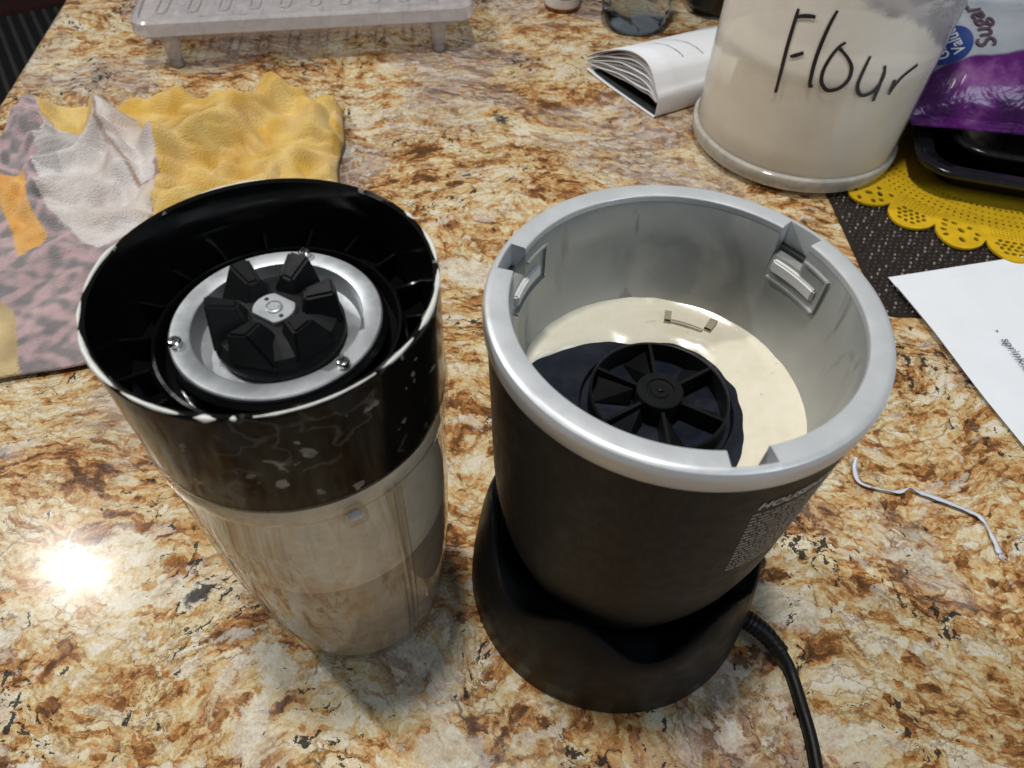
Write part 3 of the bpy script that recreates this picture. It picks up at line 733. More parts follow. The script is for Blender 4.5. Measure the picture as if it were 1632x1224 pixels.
# ------------------------------------------------------------------ towel
def build_towel():
    BL, BR, TR, TL = (Vector(p) for p in ((-0.42, 0.205), (-0.115, 0.309), (-0.148, 0.550), (-0.408, 0.532)))
    NX, NY = 230, 260
    ridges = [  # (x0,y0,x1,y1, height, width)
        (-0.300, 0.545, -0.240, 0.565, 0.013, 0.016), (-0.240, 0.565, -0.200, 0.555, 0.013, 0.012), (-0.200, 0.550, -0.165, 0.530, 0.014, 0.012), (-0.250, 0.565, -0.225, 0.50, 0.009, 0.010), (-0.195, 0.545, -0.245, 0.475, 0.013, 0.009),
        (-0.395, 0.525, -0.362, 0.47, 0.011, 0.010), (-0.324, 0.500, -0.285, 0.435, 0.014, 0.008), (-0.324, 0.500, -0.275, 0.478, 0.010, 0.010), (-0.268, 0.462, -0.252, 0.405, 0.011, 0.008), (-0.268, 0.462, -0.215, 0.490, 0.010, 0.010),
        (-0.350, 0.432, -0.315, 0.470, 0.014, 0.006), (-0.350, 0.410, -0.290, 0.415, 0.009, 0.007), (-0.335, 0.395, -0.270, 0.378, 0.008, 0.007), (-0.262, 0.38, -0.235, 0.36, 0.008, 0.010),
        (-0.285, 0.33, -0.20, 0.345, 0.004, 0.006), (-0.30, 0.36, -0.25, 0.35, 0.004, 0.010), (-0.185, 0.40, -0.160, 0.50, 0.008, 0.014), (-0.235, 0.44, -0.17, 0.455, 0.007, 0.006), (-0.235, 0.41, -0.18, 0.425, 0.007, 0.006), (-0.215, 0.515, -0.165, 0.495, 0.008, 0.007)]
    def hgt(x, y):
        h = 0.0
        for x0, y0, x1, y1, hh, wd in ridges:
            dx, dy = x1 - x0, y1 - y0; L2 = dx * dx + dy * dy
            u = max(0, min(1, ((x - x0) * dx + (y - y0) * dy) / L2))
            d2 = (x - x0 - u * dx) ** 2 + (y - y0 - u * dy) ** 2
            h += hh * math.exp(-d2 / (2 * wd * wd)) * 1.05
        n1 = noise.noise((x * 28, y * 28, 0.3)); n2 = noise.noise((x * 75, y * 75, 1.3))
        calm = 0.25 + 0.75 * min(1, max(0, (y - 0.30) / 0.1))
        return max(0.0, h + 0.0035 * calm * n1 + 0.021 * max(0, calm - 0.3) * abs(noise.noise((x * 20 + 9 + 0.8 * n1, y * 27 + 0.5 * n1, 2))) + 0.010 * max(0, calm - 0.3) * abs(noise.noise((x * 52, y * 60 + n1, 4))) + 0.0020 * calm * n2 + 0.00025 * noise.noise((x * 190, y * 190, 6))) + 0.0035
    yel, pal = (0.58, 0.355, 0.070), (0.70, 0.50, 0.19)
    wht, gry, pnk, slate, org, brn = (0.60, 0.555, 0.54), (0.38, 0.36, 0.35), (0.48, 0.34, 0.35), (0.17, 0.175, 0.175), (0.66, 0.33, 0.08), (0.30, 0.17, 0.11)
    YEL = [(-.3974, .5315), (-.3896, .5252), (-.3668, .4915), (-.3511, .4891), (-.33, .4792), (-.3233, .5002), (-.3011, .5001), (-.2713, .4681), (-.2677, .4617), (-.2584, .4281), (-.251, .4042), (-.2404, .3445), (-.1664, .2349), (-.0629, .2585), (-.05, .55), (-.15, .70), (-.40, .70)]
    WHT = [(-.3896, .5252), (-.3668, .4915), (-.3511, .4891), (-.33, .4792), (-.3233, .5002), (-.3011, .5001), (-.2713, .4681), (-.2677, .4617), (-.2584, .4281), (-.251, .4042), (-.2473, .3694), (-.2722, .3531), (-.2801, .3564), (-.301, .3733), (-.3204, .3904), (-.336, .4116), (-.3474, .4328), (-.3566, .452), (-.3638, .4699), (-.3649, .4872)]
    GRY = [(-.3566, .452), (-.3648, .4741), (-.3635, .4864), (-.3511, .4891), (-.3293, .4775), (-.336, .4454), (-.3306, .4308), (-.3462, .4321)]
    ORG = [(-.42, .4245), (-.3564, .4306), (-.3481, .4167), (-.3291, .3877), (-.314, .3685), (-.3136, .3575), (-.3248, .3498), (-.3574, .3978), (-.42, .41)]
    TAN = [(-.50, .30), (-.3165, .3096), (-.3037, .2983), (-.2757, .2444), (-.2684, .2, ), (-.50, .10)]
    L1 = [(-.3011, .5001), (-.3233, .5002), (-.3252, .4982), (-.3208, .4846), (-.3047, .4623), (-.2802, .439)]
    L2 = [(-.2794, .4344), (-.2696, .4198), (-.2596, .416), (-.2569, .4237), (-.2628, .4434)]
    def inside(P_, x, y):
        c = False; j = len(P_) - 1
        for i in range(len(P_)):
            (xi, yi), (xj, yj) = P_[i], P_[j]
            if (yi > y) != (yj > y) and x < (xj - xi) * (y - yi) / (yj - yi) + xi: c = not c
            j = i
        return c
    def near(P_, x, y):
        d = 9
        for (x0, y0), (x1, y1) in zip(P_, P_[1:]):
            dx, dy = x1 - x0, y1 - y0; u = max(0, min(1, ((x - x0) * dx + (y - y0) * dy) / (dx * dx + dy * dy)))
            d = min(d, math.hypot(x - x0 - u * dx, y - y0 - u * dy))
        return d
    def col(x, y):
        n = noise.noise((x * 22, y * 22, 5)); n2 = noise.noise((x * 60, y * 60, 8)); n3 = noise.noise((x * 150, y * 150, 3))
        def mixc(a, b, f): f = max(0, min(1, f)); return tuple(p + (q - p) * f for p, q in zip(a, b))
        x2, y2 = x + 0.0024 * n + 0.0006 * n2, y + 0.0024 * noise.noise((x * 26, y * 26, 18))
        if near(L1, x2, y2) < 0.0016 or near(L2, x2, y2) < 0.0016: return mixc(brn, wht, 0.25 + 0.4 * n3)
        if inside(WHT, x2, y2):
            c = mixc(wht, (0.62, 0.50, 0.38), 0.10 + 1.2 * max(0, n) * (1 if y > 0.40 else 0.35))
            if inside(GRY, x2, y2): c = mixc(c, gry, 0.75 + 0.2 * math.sin((x - y) * 1500))
            c = mixc(c, brn, 0.6 * math.exp(-((x + 0.276) ** 2 + (y - 0.472) ** 2) / 0.00016) + 0.35 * math.exp(-((x + 0.300) ** 2 + (y - 0.44) ** 2) / 0.00012))  # soft brown shade patches painted into the white
            return c
        if inside(YEL, x2, y2):
            c = mixc(yel, pal, 0.45 + 1.0 * n2 + 0.5 * n)
            return mixc(c, (0.36, 0.27, 0.10), 0.75 * math.exp(-((x + 0.262) ** 2 + (y - 0.49) ** 2) / 0.0004))  # same shade carried into the yellow as a darker patch
        if inside(ORG, x2, y2): return mixc(org, (0.70, 0.42, 0.14), 0.4 + 0.8 * n2 + 0.5 * n3)
        if inside(TAN, x2, y2): return mixc((0.44, 0.33, 0.17), (0.60, 0.46, 0.24), 0.3 + n2)
        # mauve ground with worn slate chevrons
        u = x * 0.92 + y * 0.40 + 0.006 * n; v = y * 0.92 - x * 0.40 + 0.006 * n2
        zz = abs((v / 0.040) % 1 - 0.5) * 2
        sn = math.sin((u / 0.024 + zz * 1.1) * 2 * PI + 1.2 * n)
        return mixc(pnk, slate, max(0.05, min(0.85, 0.38 + 0.42 * sn + 0.75 * n3 + 0.55 * n2)))
    me = bpy.data.meshes.new('towel'); vs, cs = [], []
    for j in range(NY + 1):
        v = j / NY
        for i in range(NX + 1):
            u = i / NX
            p = (BL * (1 - u) + BR * u) * (1 - v) + (TL * (1 - u) + TR * u) * v
            p = p + Vector((0.008 * noise.noise((v * 4, 0, u)), 0.009 * noise.noise((u * 5, 3, v))))
            rz = min(1.0, min(u, 1 - u, v, 1 - v) / 0.02) ** 0.5
            h = hgt(p.x, p.y); vs.append((p.x, p.y, 0.0006 + (h - 0.0006) * (0.25 + 0.75 * rz))); cs.append(col(p.x, p.y))
    fs = [(j * (NX + 1) + i, j * (NX + 1) + i + 1, (j + 1) * (NX + 1) + i + 1, (j + 1) * (NX + 1) + i) for j in range(NY) for i in range(NX)]
    me.from_pydata(vs, [], fs)
    ca = me.color_attributes.new('Col', 'FLOAT_COLOR', 'POINT')
    for i, c in enumerate(cs): ca.data[i].color = (*c, 1)
    o = link('towel', me, 'towel')
    sd = o.modifiers.new('thick', 'SOLIDIFY'); sd.thickness = 0.0025; sd.offset = -1; 
    for v in me.vertices: v.co.z += 0.0026
    tag(o, 'rumpled yellow kitchen towel printed with white, mauve and slate chevrons behind the cup', 'towel')
build_towel()

# ------------------------------------------------------------------ clear drying rack on legs
def build_rack():
    ang = R(12.2); t = thing('clear_rack', 'clear plastic tray with slots standing on short pegs at the back left', 'tray', (-0.339, 0.606, 0), ang)
    Wd, Dp = 0.300, 0.170
    def loops(z, g): return [(x + Wd / 2, y + Dp / 2, z) for x, y in rrect(Wd - 2 * g, Dp - 2 * g, 0.016 - g * 0.5, 6)]
    bm = bmesh.new(); loft(bm, [loops(0.0300, 0.001), loops(0.0310, 0), loops(0.0405, 0.0015), loops(0.0420, 0.004), loops(0.0420, 0.007), loops(0.0400, 0.008)], True, True)
    from_bm('tray_top', bm, 'rack_clear', t, True, 25)
    bm = bmesh.new(); loft(bm, [loops(0.0220, 0.012), loops(0.0298, 0.009)], False, False)
    from_bm('skirt', bm, 'rack_clear', t, True, 25)
    slot = None
    for k in range(10):
        if slot is None:
            b = bmesh.new(); lp = rrect(0.0085, 0.11, 0.0040, 6); pts = [(x, y, 0.0) for x, y in lp]; pts.append(pts[0])
            tube_bm(b, pts, 0.0011, 6, False); o = from_bm('slot_rim', b, 'rack_clear', t); slot = o.data
        else:
            o = bpy.data.objects.new('slot_rim', slot); COL.objects.link(o); o.parent = t
        o.location = (0.028 + 0.0265 * k, 0.078, 0.0408); o.rotation_euler = (0, 0, R(-4))
    leg = foot = None
    for x, y in ((0.0285, 0.0095), (0.265, 0.0000), (0.0285, 0.150), (0.265, 0.150)):
        y = max(y, 0.0105)
        if leg is None:
            o = lathe('leg', [(0.0082, 0.0299), (0.0076, 0.022), (0.0062, 0.0085), (0.0060, 0.0075), (0.0005, 0.0075)], 'rack_clear', t, n=28); leg = o.data
            f = lathe('foot_tip', [(0.0056, 0.0074), (0.0061, 0.006), (0.0060, 0.0015), (0.0048, 0.0), (0.0005, 0.0)], 'grey_print2', o, n=28); foot = f.data
        else:
            o = bpy.data.objects.new('leg', leg); COL.objects.link(o); o.parent = t
            f = bpy.data.objects.new('foot_tip', foot); COL.objects.link(f); f.parent = o
        o.location = (x, y, 0)
build_rack()

# ------------------------------------------------------------------ pill bottle, water bottle
def build_pill():
    t = thing('pill_bottle', 'small white bottle standing near the back edge of the picture', 'bottle', (0.036, 0.779, 0))
    lathe('bottle_body', [(0.0005, 0.0008), (0.0150, 0.0006), (0.0172, 0.0010), (0.0182, 0.0035), (0.0184, 0.006), (0.0184, 0.058), (0.017, 0.064), (0.0135, 0.066), (0.0135, 0.070)], 'white_plastic', t, n=64)
    lathe('rim_shadow', [(0.0150, 0.0004), (0.0172, 0.0004), (0.0186, 0.0030), (0.0186, 0.0045), (0.0183, 0.0046)], 'amber_shadow', t, n=64)  # amber-brown ring paints the shadow round the bottle's bottom
    cbox('label', 'grey_print2', t, 0.0184, 0.01865, -100, -60, 0.0135, 0.0175, 10)
    cbox('paper_wrap', 'paper', t, 0.0184, 0.01855, -178, 178, 0.0120, 0.0520, 48)
    lathe('bottle_cap', [(0.0158, 0.0665), (0.0165, 0.068), (0.0165, 0.084), (0.0155, 0.0855), (0.0005, 0.0855)], 'white_plastic', t, n=48)
build_pill()

def build_water():
    t = thing('water_bottle', 'clear plastic water bottle with spiral ribs behind the folded booklet', 'bottle', (0.108, 0.7465, 0))
    def pf(a):
        pr = [(0.0005, 0.006), (0.012, 0.006), (0.022, 0.0005), (0.0265, 0.0), (0.0305, 0.004)]
        for i in range(48):
            z = 0.007 + i * 0.0030
            ph = a * 5 + z * 100 * 95
            rr = 0.0335 + 0.0011 * math.sin(R(ph)) * min(1, z / 0.02) - (0.0011 if z < 0.013 and int((a + 360) / 36) % 2 else 0)
            pr.append((rr, z))
        return pr + [(0.033, 0.155), (0.026, 0.172), (0.0145, 0.184), (0.0130, 0.188), (0.0130, 0.196), (0.0005, 0.196)]
    lathe('bottle_body', None, 'bottle_clear', t, n=120, pf=pf, sharp=80)
    lathe('bottle_cap', [(0.0146, 0.189), (0.0150, 0.190), (0.0150, 0.2035), (0.014, 0.2045), (0.0005, 0.2045)], 'white_plastic', t, n=48)
build_water()

# ------------------------------------------------------------------ folded booklet
def build_booklet():
    t = thing('booklet', 'thick white folded instruction booklet lying half open beside the flour jar', 'booklet', (0.112, 0.564, 0), 0)
    Lx, Wx = Vector((0.847, 0.531, 0)), Vector((-0.58, 0.815, 0))
    LEN = 0.185
    def sheet(name, prof, mat, th, s0=0.0, s1=LEN, wob=0.0):
        """prof: (u, z) polyline in metres, swept along the spine direction"""
        pr = [Vector((u, z, 0)) for u, z in prof]; pr = spline(pr, 6)
        bm = bmesh.new(); rows = []
        for j in range(9):
            f = j / 8; s_ = s0 + (s1 - s0) * f
            rows.append([bm.verts.new(Lx * (s_ + wob * math.sin(q.x * 60)) + Wx * (q.x + 0.0) + Vector((0, 0, q.y * (1 - 0.42 * f * min(1, q.x / 0.02))))) for q in pr])
        for a, b in zip(rows, rows[1:]):
            for i in range(len(pr) - 1): bm.faces.new((a[i], b[i], b[i + 1], a[i + 1]))
        o = from_bm(name, bm, mat, t, True, 80)
        md = o.modifiers.new('thick', 'SOLIDIFY'); md.thickness = th; md.offset = 0
        return o
    cv = [(0.096, 0.0030), (0.070, 0.0012), (0.03, 0.0010), (0.006, 0.0010), (0.0008, 0.0016), (-0.0004, 0.006), (-0.0004, 0.016), (0.0010, 0.0205), (0.004, 0.0240), (0.0085, 0.0305), (0.013, 0.0360),
          (0.020, 0.0405), (0.0275, 0.0420), (0.040, 0.0415), (0.055, 0.0370), (0.072, 0.0290), (0.084, 0.0225), (0.094, 0.0160), (0.100, 0.0125)]
    cover = sheet('cover', cv, 'paper', 0.0006)
    top = cv[7:]
    lowr = [(0.0030, 0.0130), (0.005, 0.0138), (0.009, 0.0150), (0.014, 0.0160), (0.020, 0.0150), (0.0275, 0.0142), (0.040, 0.0132), (0.055, 0.0125), (0.072, 0.0110), (0.084, 0.0090), (0.092, 0.0080), (0.096, 0.0075)]
    for k in range(10):
        f = 0.04 + 0.92 * k / 9 if k else 0.03
        pr = [(max(0.0016, a[0] * (1 - f) + b[0] * f) * (1 - 0.006 * (k % 3)), a[1] * (1 - f) + b[1] * f - 0.0009 + 0.0007 * math.sin(a[0] * 130 + k * 1.7)) for a, b in zip(top, lowr)]
        sheet('page', pr, 'page' if k % 2 else 'paper', 0.0005, 0.0012 + 0.0006 * (k % 2), LEN - 0.002, 0.0)
    sheet('gap_shade_sheet', [(0.0016, 0.0022), (0.02, 0.0022), (0.05, 0.0024), (0.088, 0.0044)], 'black_satin', 0.0004, 0.002, LEN - 0.002)  # black sheet standing in for the dark gap below the pages
    # two lines of small print following the curve of the cover
    def on_top(u):
        for a, b in zip(cv[7:], cv[8:]):
            if a[0] <= u <= b[0]: return a[1] + (b[1] - a[1]) * (u - a[0]) / (b[0] - a[0])
        return 0.02
    rnd = random.Random(5)
    for s_, u0, u1 in ((0.038, 0.014, 0.062), (0.060, 0.015, 0.070)):
        bm = bmesh.new(); u = u0
        while u < u1:
            wd = rnd.uniform(0.0012, 0.0045)
            vs = []
            for uu, ss in ((u, s_), (u + wd, s_), (u + wd, s_ + 0.0011), (u, s_ + 0.0011)):
                f = ss / LEN; z = on_top(uu) * (1 - 0.42 * f) + 0.0008
                vs.append(bm.verts.new(Lx * ss + Wx * uu + Vector((0, 0, z))))
            bm.faces.new(vs); u += wd + 0.0008
        kind(from_bm('text_line', bm, 'print_ink', cover, False), 'stuff')
build_booklet()

# ------------------------------------------------------------------ placemat, doily, pans, bag
def build_mat():
    t = thing('placemat', 'dark brown woven placemat under the yellow doily', 'placemat', (0.2375, 0.333, 0), R(1.5))
    Wm, Dm = 0.45, 0.34
    bm = bmesh.new(); loft(bm, [[(x + Wm / 2, y + Dm / 2, 0.0002) for x, y in rrect(Wm, Dm, 0.008, 4)], [(x + Wm / 2, y + Dm / 2, 0.0012) for x, y in rrect(Wm, Dm, 0.008, 4)]])
    from_bm('backing', bm, 'mat_strand', t, False)
    rnd = random.Random(11)
    def pads(name, mat, sel, h):
        vs, fs = [], []
        pit = 0.0041
        for j in range(int(Dm / pit) - 1):
            for i in range(int(Wm / pit) - 1):
                fl = ((i * 7 + j * 5) % 4 == 0) if rnd.random() > 0.12 else rnd.random() < 0.3
                if fl != sel: continue
                x = pit * (i + 0.9 + 0.45 * (j % 2)) + rnd.uniform(-.0003, .0003); y = pit * (j + 0.9) + rnd.uniform(-.0003, .0003)
                lx, ly = (0.0021, 0.0011) if (i + j) % 2 else (0.0012, 0.0020)
                if sel: lx *= 0.62; ly *= 0.62
                b = len(vs)
                for k, (r, z) in enumerate(((1.0, 0.0011), (0.72, 0.0011 + h * 0.75))):
                    for q in range(6):
                        a = 2 * PI * q / 6; vs.append((x + lx * r * math.cos(a), y + ly * r * math.sin(a), z))
                vs.append((x, y, 0.0011 + h))
                for q in range(6):
                    q2 = (q + 1) % 6; fs.append((b + q, b + q2, b + 6 + q2, b + 6 + q)); fs.append((b + 6 + q, b + 6 + q2, b + 12))
        me = bpy.data.meshes.new(name); me.from_pydata(vs, [], fs)
        kind(link(name, me, mat, t), 'stuff')
    rnd.seed(11); pads('weave', 'mat_strand', False, 0.0012); rnd.seed(11); pads('weave_fleck', 'mat_fleck', True, 0.0014)
build_mat()

def build_doily():
    cx, cy = 0.385, 0.545
    cu = bpy.data.curves.new('doily', 'CURVE'); cu.dimensions = '2D'; cu.fill_mode = 'BOTH'; cu.extrude = 0.0008
    def poly(pts):
        s_ = cu.splines.new('POLY'); s_.points.add(len(pts) - 1)
        for q, (x, y) in zip(s_.points, pts): q.co = (x, y, 0, 1)
        s_.use_cyclic_u = True
    N = 26; st = 2 * PI / N; a0 = R(-139.0)
    pts = []
    for k in range(N):
        for i in range(14):
            f = i / 14; a = a0 + st * (k + f)
            r = 0.1430 + 0.0185 * math.sin(PI * f) ** 0.62
            pts.append((r * math.cos(a), r * math.sin(a)))
    poly(pts)
    rnd = random.Random(2)
    done = []
    def hole(x, y, rx, ry, rot, n=7):
        ph = rnd.random() * 6; big_r = 1.17 * max(rx, ry)
        for hx, hy, hr in done:
            if (x - hx) ** 2 + (y - hy) ** 2 < (hr + big_r + 0.00025) ** 2: return
        if math.hypot(x, y) + big_r > 0.1425 + 0.0185 * max(0.0, math.sin(PI * (((math.atan2(y, x) - a0) / st) % 1))) ** 0.62 - 0.002: return
        done.append((x, y, big_r))
        pl = []
        for i in range(n):
            t = 2 * PI * i / n; q = 1 + 0.16 * math.sin(2 * t + ph)
            u, v = rx * q * math.cos(t), ry * q * math.sin(t)
            pl.append((x + u * math.cos(rot) - v * math.sin(rot), y + u * math.sin(rot) + v * math.cos(rot)))
        poly(pl)
    for k in range(N):
        am = a0 + st * (k + 0.5)
        big = k % 2 == 1
        def P(r, off): return r * math.cos(am + off / r), r * math.sin(am + off / r)
        if big:
            rows = [(0.1562, 3), (0.1508, 4), (0.1453, 5), (0.1396, 5), (0.1340, 5)]
            for r, n in rows:
                for i in range(n):
                    off = (i - (n - 1) / 2) * 0.0056 + rnd.uniform(-.0004, .0004)
                    mid = 1.25 if abs(i - (n - 1) / 2) < 1.1 and 0.139 < r < 0.152 else 1.0
                    x, y = P(r + rnd.uniform(-.0004, .0004), off); hole(x, y, 0.0023 * mid, 0.0019 * mid, am + PI / 2 + rnd.uniform(-.5, .5))
        else:
            for r, n in [(0.1530, 3), (0.1482, 4), (0.1440, 5), (0.1398, 4)]:
                for i in range(n):
                    x, y = P(r, (i - (n - 1) / 2) * 0.0048); hole(x, y, 0.0018, 0.0019, am + rnd.uniform(-.4, .4))
            for r in (0.1355, 0.1325, 0.1295, 0.1265):
                for i in range(10):
                    x, y = P(r, (i - 4.5) * 0.0027); hole(x, y, 0.00055, 0.0007, am, 5)
        for r in (0.124, 0.119, 0.114, 0.108, 0.101):
            for i in range(6):
                a = am + st * (i - 2.5) / 6
                hole(r * math.cos(a), r * math.sin(a), 0.0015 if int(r * 1000) % 2 else 0.0008, 0.0010, a)
    o = bpy.data.objects.new('tmp', cu); COL.objects.link(o)
    dg = bpy.context.evaluated_depsgraph_get(); dg.update()
    me = bpy.data.meshes.new_from_object(o.evaluated_get(dg)); bpy.data.objects.remove(o); bpy.data.curves.remove(cu); me.materials.clear(); me.name = 'doily'
    d = link('doily', me, 'doily', None, False); d.location = (cx, cy, 0.0036)
    tag(d, 'round mustard yellow lace doily with scalloped edge on the brown placemat', 'doily')
build_doily()

PAN_A = R(-14.0)
def build_pan(name, label, org, w_, d_, z0, h, lip, base_in):
    t = thing(name, label, 'tray', (org[0], org[1], z0), PAN_A)
    def lp(z, g, r=0.026): return [(x + w_ / 2, y + d_ / 2, z) for x, y in rrect(w_ - 2 * g, d_ - 2 * g, max(0.006, r - g * 0.4), 8)]
    bm = bmesh.new()
    loft(bm, [lp(0.0005, base_in + 0.004), lp(0.002, base_in), lp(h - 0.006, lip + 0.0035), lp(h - 0.0045, lip * 0.6), lp(h - 0.0045, 0.0025), lp(h - 0.0035, 0.0004), lp(h - 0.0015, 0.0), lp(h, 0.0016), lp(h + 0.0003, 0.004), lp(h - 0.0005, lip), lp(h - 0.003, lip + 0.0022), lp(0.0042, base_in + 0.003), lp(0.0028, base_in + 0.006)])
    from_bm('pan_body', bm, 'pan', t, True, 40)
    o = tube('rolled_edge', [(x, y, z) for x, y, z in lp(h - 0.0012, 0.0016)] + [lp(h - 0.0012, 0.0016)[0]], 0.0026, 'pan', t, 10)
build_pan('baking_tray', 'wide black baking tray with rolled rim lying on the yellow doily', (0.293, 0.463), 0.34, 0.24, 0.0046, 0.022, 0.013, 0.020)
build_pan('baking_tray', 'smaller black baking tray nested inside the wide black tray under the purple bag', (0.326, 0.4855), 0.28, 0.19, 0.0090, 0.021, 0.009, 0.016)

def build_bag():
    t = thing('sugar_bag', 'purple and white bag of sugar with blue round logo lying on the black trays', 'bag', (0.400, 0.574, 0.0340), R(-6))
    W2, D2 = 0.100, 0.064
    def surf(x, y, top=True):
        u, v = x / W2, y / D2
        e = max(0, 1 - abs(u) ** 3.2) ** 0.5 * max(0, 1 - abs(v) ** 3.2) ** 0.5
        z = (0.054 if top else 0.0) * e * (1 + 0.06 * u) + (0.022 * v if top else 0.0) * e
        z += 0.004 * noise.noise((x * 30, y * 30, 2)) * e * (1 if top else 0)
        return z + 0.002
    bm = bmesh.new(); N = 64
    for top in (True, False):
        g = [[bm.verts.new((W2 * (2 * i / N - 1), D2 * (2 * j / N - 1) + (0.004 * noise.noise((i * .25, j > 32, 7)) if j in (0, N) else 0), surf(W2 * (2 * i / N - 1), D2 * (2 * j / N - 1), top))) for i in range(N + 1)] for j in range(N + 1)]
        for j in range(N):
            for i in range(N): bm.faces.new((g[j][i], g[j][i + 1], g[j + 1][i + 1], g[j + 1][i]))
    bmesh.ops.remove_doubles(bm, verts=bm.verts, dist=0.0004)
    from_bm('film', bm, 'bag', t, True, 80)
    bm = bmesh.new(); box_bm(bm, (0, -D2 - 0.006, 0.003), (2 * W2 * 0.96, 0.016, 0.0012)); from_bm('end_seal', bm, 'bag', t, False)
    def drape(me, ox, oy, rot, lift):
        c, s_ = math.cos(rot), math.sin(rot)
        for v in me.vertices:
            x = ox + v.co.x * c - v.co.y * s_; y = oy + v.co.x * s_ + v.co.y * c
            v.co = (x, y, surf(x, y) + lift)
        return me
    # round logo with two words, brown script and a burst
    bm = bmesh.new(); bmesh.ops.create_circle(bm, cap_ends=True, cap_tris=True, radius=0.0175, segments=40)
    bmesh.ops.subdivide_edges(bm, edges=bm.edges[:], cuts=4, use_grid_fill=True)
    me = bpy.data.meshes.new('logo'); bm.to_mesh(me); bm.free()
    lx, ly = -0.073, -0.019
    lg = link('logo', drape(me, lx, ly, 0, 0.0009), 'blue_print', t)
    rot = R(105)
    for i, wd in enumerate(('Great', 'Value')):
        me = text_mesh(wd, 0.0115, 0.1, 0.0002)
        c, s_ = math.cos(rot), math.sin(rot); px, py = -0.0125, 0.0015 - 0.0105 * i
        link('logo_lettering', drape(me, lx + px * c - py * s_, ly + px * s_ + py * c, rot, 0.0016), 'white_print', lg, False)
    me = text_mesh('Sugar', 0.0185, 0.2, 0.0003)
    link('lettering', drape(me, -0.040, -0.026, rot, 0.0014), 'brown_print', t, False)
    for k in range(9):
        a = R(40 * k + 10); bm = bmesh.new()
        v = [bm.verts.new(p) for p in ((0.004, -0.0008, 0), (0.011, -0.0022, 0), (0.013, 0, 0), (0.011, 0.0022, 0), (0.004, 0.0008, 0))]; bm.faces.new(v)
        me = bpy.data.meshes.new('burst_ray'); bm.to_mesh(me); bm.free()
        link('burst_ray', drape(me, -0.068, 0.022, a, 0.0013), 'grey_print2', t, False)
build_bag()

def build_back():
    t = thing('appliance', 'dark glossy kitchen appliance standing behind the flour jar', 'appliance', (0.350, 0.885, 0), R(6))
    bm = bmesh.new(); loft(bm, [[(x, y, z) for x, y in rrect(0.39 - g, 0.22 - g, 0.03, 6)] for z, g in ((0.004, 0.008), (0.010, 0.0), (0.12, 0.004), (0.155, 0.012), (0.165, 0.03))])
    from_bm('shell', bm, 'dark_appliance', t, True, 40)
    lathe('knob', [(0.011, 0), (0.011, 0.008), (0.009, 0.010), (0.0003, 0.010)], 'chrome', t, n=24).matrix_local = Matrix.Translation((0.06, -0.112, 0.06)) @ Matrix.Rotation(R(90), 4, 'X')
    for x in (-0.15, 0.15):
        for y in (-0.08, 0.08):
            o = lathe('foot', [(0.012, 0.0), (0.011, 0.004), (0.0003, 0.004)], 'black_rubber', t, n=20); o.location = (x, y, 0)
    # soft cream bundle on the right
    bm = bmesh.new(); bmesh.ops.create_icosphere(bm, subdivisions=5, radius=1.0)
    for v in bm.verts:
        p = v.co.copy(); n = noise.noise(p * 1.6) * 0.12 + abs(noise.noise(p * 3.4)) * 0.12
        q = p * (1 + n); v.co = (q.x * 0.085, q.y * 0.075, max(0, q.z * 0.060 + 0.055))
    o = from_bm('cloth_bundle', bm, 'cream_cloth', None, True, 80); o.location = (0.550, 0.680, 0.0)
    tag(o, 'cream crumpled cloth bundle at the far right behind the sugar bag', 'cloth')
build_back()

# ------------------------------------------------------------------ paper sheets and twist tie
def build_papers():
    A = Vector((0.2507, 0.3677)); B = Vector((0.3551, 0.3940)); C = Vector((0.2774, 0.2125))
    ex = (B - A).normalized(); ang = math.atan2(ex.y, ex.x)
    def sheet(org, a, z, label):
        t = thing('paper_sheet', label, 'paper', (org[0], org[1], 0), a)
        bm = bmesh.new(); N = 20; w_, h_ = 0.279, 0.216
        sk = 0.015
        rows = []
        for j in range(N + 1):
            rows.append([])
            for i in range(N + 1):
                x, y = w_ * i / N, -h_ * j / N
                zz = z + 0.0006 * (1 + noise.noise((x * 14, y * 14, z * 900))) + (0.0022 if y > -0.045 else 0.0022 * max(0, 1 - (-0.045 - y) / 0.05))
                rows[-1].append(bm.verts.new((x, y, zz)))
        for a_, b_ in zip(rows, rows[1:]):
            for i in range(N): bm.faces.new((a_[i], b_[i], b_[i + 1], a_[i + 1]))
        o = from_bm('sheet', bm, 'paper', t, True, 80)
        return t
    # the long edge on the left runs from A to C
    e2 = (C - A).normalized(); a2 = math.atan2(e2.y, e2.x) + PI / 2
    sheet((A.x - 0.0004, A.y + 0.0005), a2 + R(5.6), 0.0008, 'under sheet of white paper peeking out at the corner of the printed one')
    t = sheet((A.x + 0.0012, A.y - 0.0085), a2 + R(4.6), 0.0022, 'white printed recipe sheet on top at the right edge of the counter')
    def put(me, px, py, ang_, z=0.0054):
        o = link('lettering', me, 'print_ink', t, False)
        P = t.matrix_basis.inverted() @ Vector((px, py, 0)); o.location = (P.x, P.y, z); o.rotation_euler = (0, 0, ang_ - t.rotation_euler.z)
    an = math.atan2(0.287 - 0.3135, 0.3085 - 0.304)
    put(text_mesh('sprinkle some', 0.0082, 0.0, 0.00005), 0.3028, 0.3125, an)
    bm = bmesh.new(); bmesh.ops.create_circle(bm, cap_ends=True, radius=0.0007, segments=12); me = bpy.data.meshes.new('bullet'); bm.to_mesh(me); bm.free()
    put(me, 0.3032, 0.3195, 0)
build_papers()

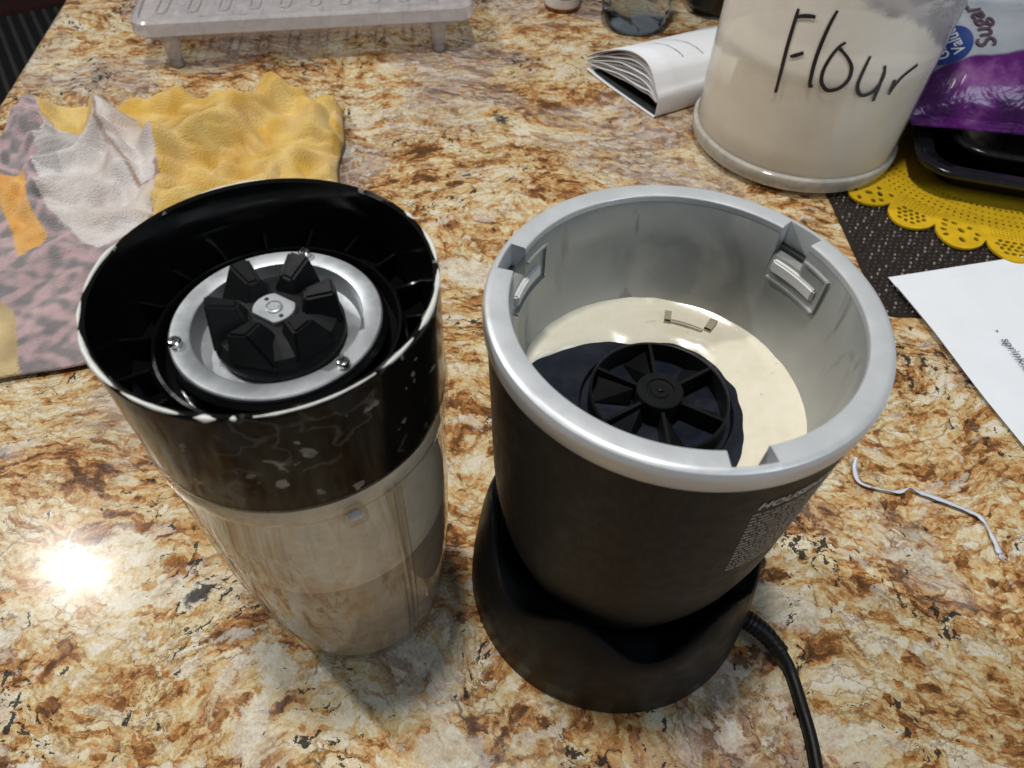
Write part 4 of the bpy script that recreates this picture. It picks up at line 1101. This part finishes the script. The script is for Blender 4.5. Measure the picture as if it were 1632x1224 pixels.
def build_tie():
    pts = [(0.1870, 0.2190, 0.004), (0.1853, 0.2125, 0.0018), (0.1862, 0.2050, 0.0015), (0.1956, 0.2013, 0.0015), (0.2050, 0.2000, 0.0018), (0.2105, 0.2019, 0.0028), (0.2165, 0.2000, 0.0018), (0.2268, 0.1955, 0.0020), (0.2370, 0.1905, 0.0018), (0.2430, 0.1860, 0.0018), (0.2447, 0.1770, 0.0014), (0.2450, 0.1668, 0.0012)]
    sp = spline(pts, 10); bm = bmesh.new(); n = len(sp)
    t = from_bm('twist_tie', tube_bm(bm, sp, 0.00045, 6), 'tie_white', None, True, 60)
    bm = bmesh.new(); prev = None
    for i, p in enumerate(sp):
        d = (sp[min(i + 1, n - 1)] - sp[max(i - 1, 0)]).normalized(); sd = d.cross(Vector((0, 0, 1))).normalized()
        tw = 1.3 * noise.noise((i * 0.11, 3, 1)) + (0.9 if 25 < i < 60 else 0.2)
        wd = 0.0017 * (0.75 + 0.5 * noise.noise((i * 0.17, 9, 2))); o_ = sd * math.cos(tw) + Vector((0, 0, 1)) * math.sin(tw) * 0.6
        q = [bm.verts.new(p + o_ * wd * k + Vector((0, 0, 0.0007 + 0.0004 * (k == 0)))) for k in (-1, 0, 1)]
        if prev:
            for k in (0, 1): bm.faces.new((prev[k], q[k], q[k + 1], prev[k + 1]))
        prev = q
    rb = from_bm('paper_ribbon', bm, 'tie_white', t, True, 80); sd_ = rb.modifiers.new('thick', 'SOLIDIFY'); sd_.thickness = 0.0002
    bm = bmesh.new(); rnd = random.Random(4)
    for k in range(7):
        e = sp[-1]; a_ = -1.6 + 0.25 * (k - 3) + rnd.uniform(-.1, .1); L_ = rnd.uniform(0.002, 0.005)
        tube_bm(bm, [e, e + Vector((math.cos(a_) * L_ * .5, math.sin(a_) * L_ * .5, 0.0006)), e + Vector((math.cos(a_ + .3) * L_, math.sin(a_ + .3) * L_, 0.0002))], 0.00018, 5)
    kind(from_bm('frayed_end', bm, 'tie_white', t), 'stuff')
    tag(t, 'bent white paper twist tie lying on the granite below the recipe sheet', 'twist tie')
build_tie()
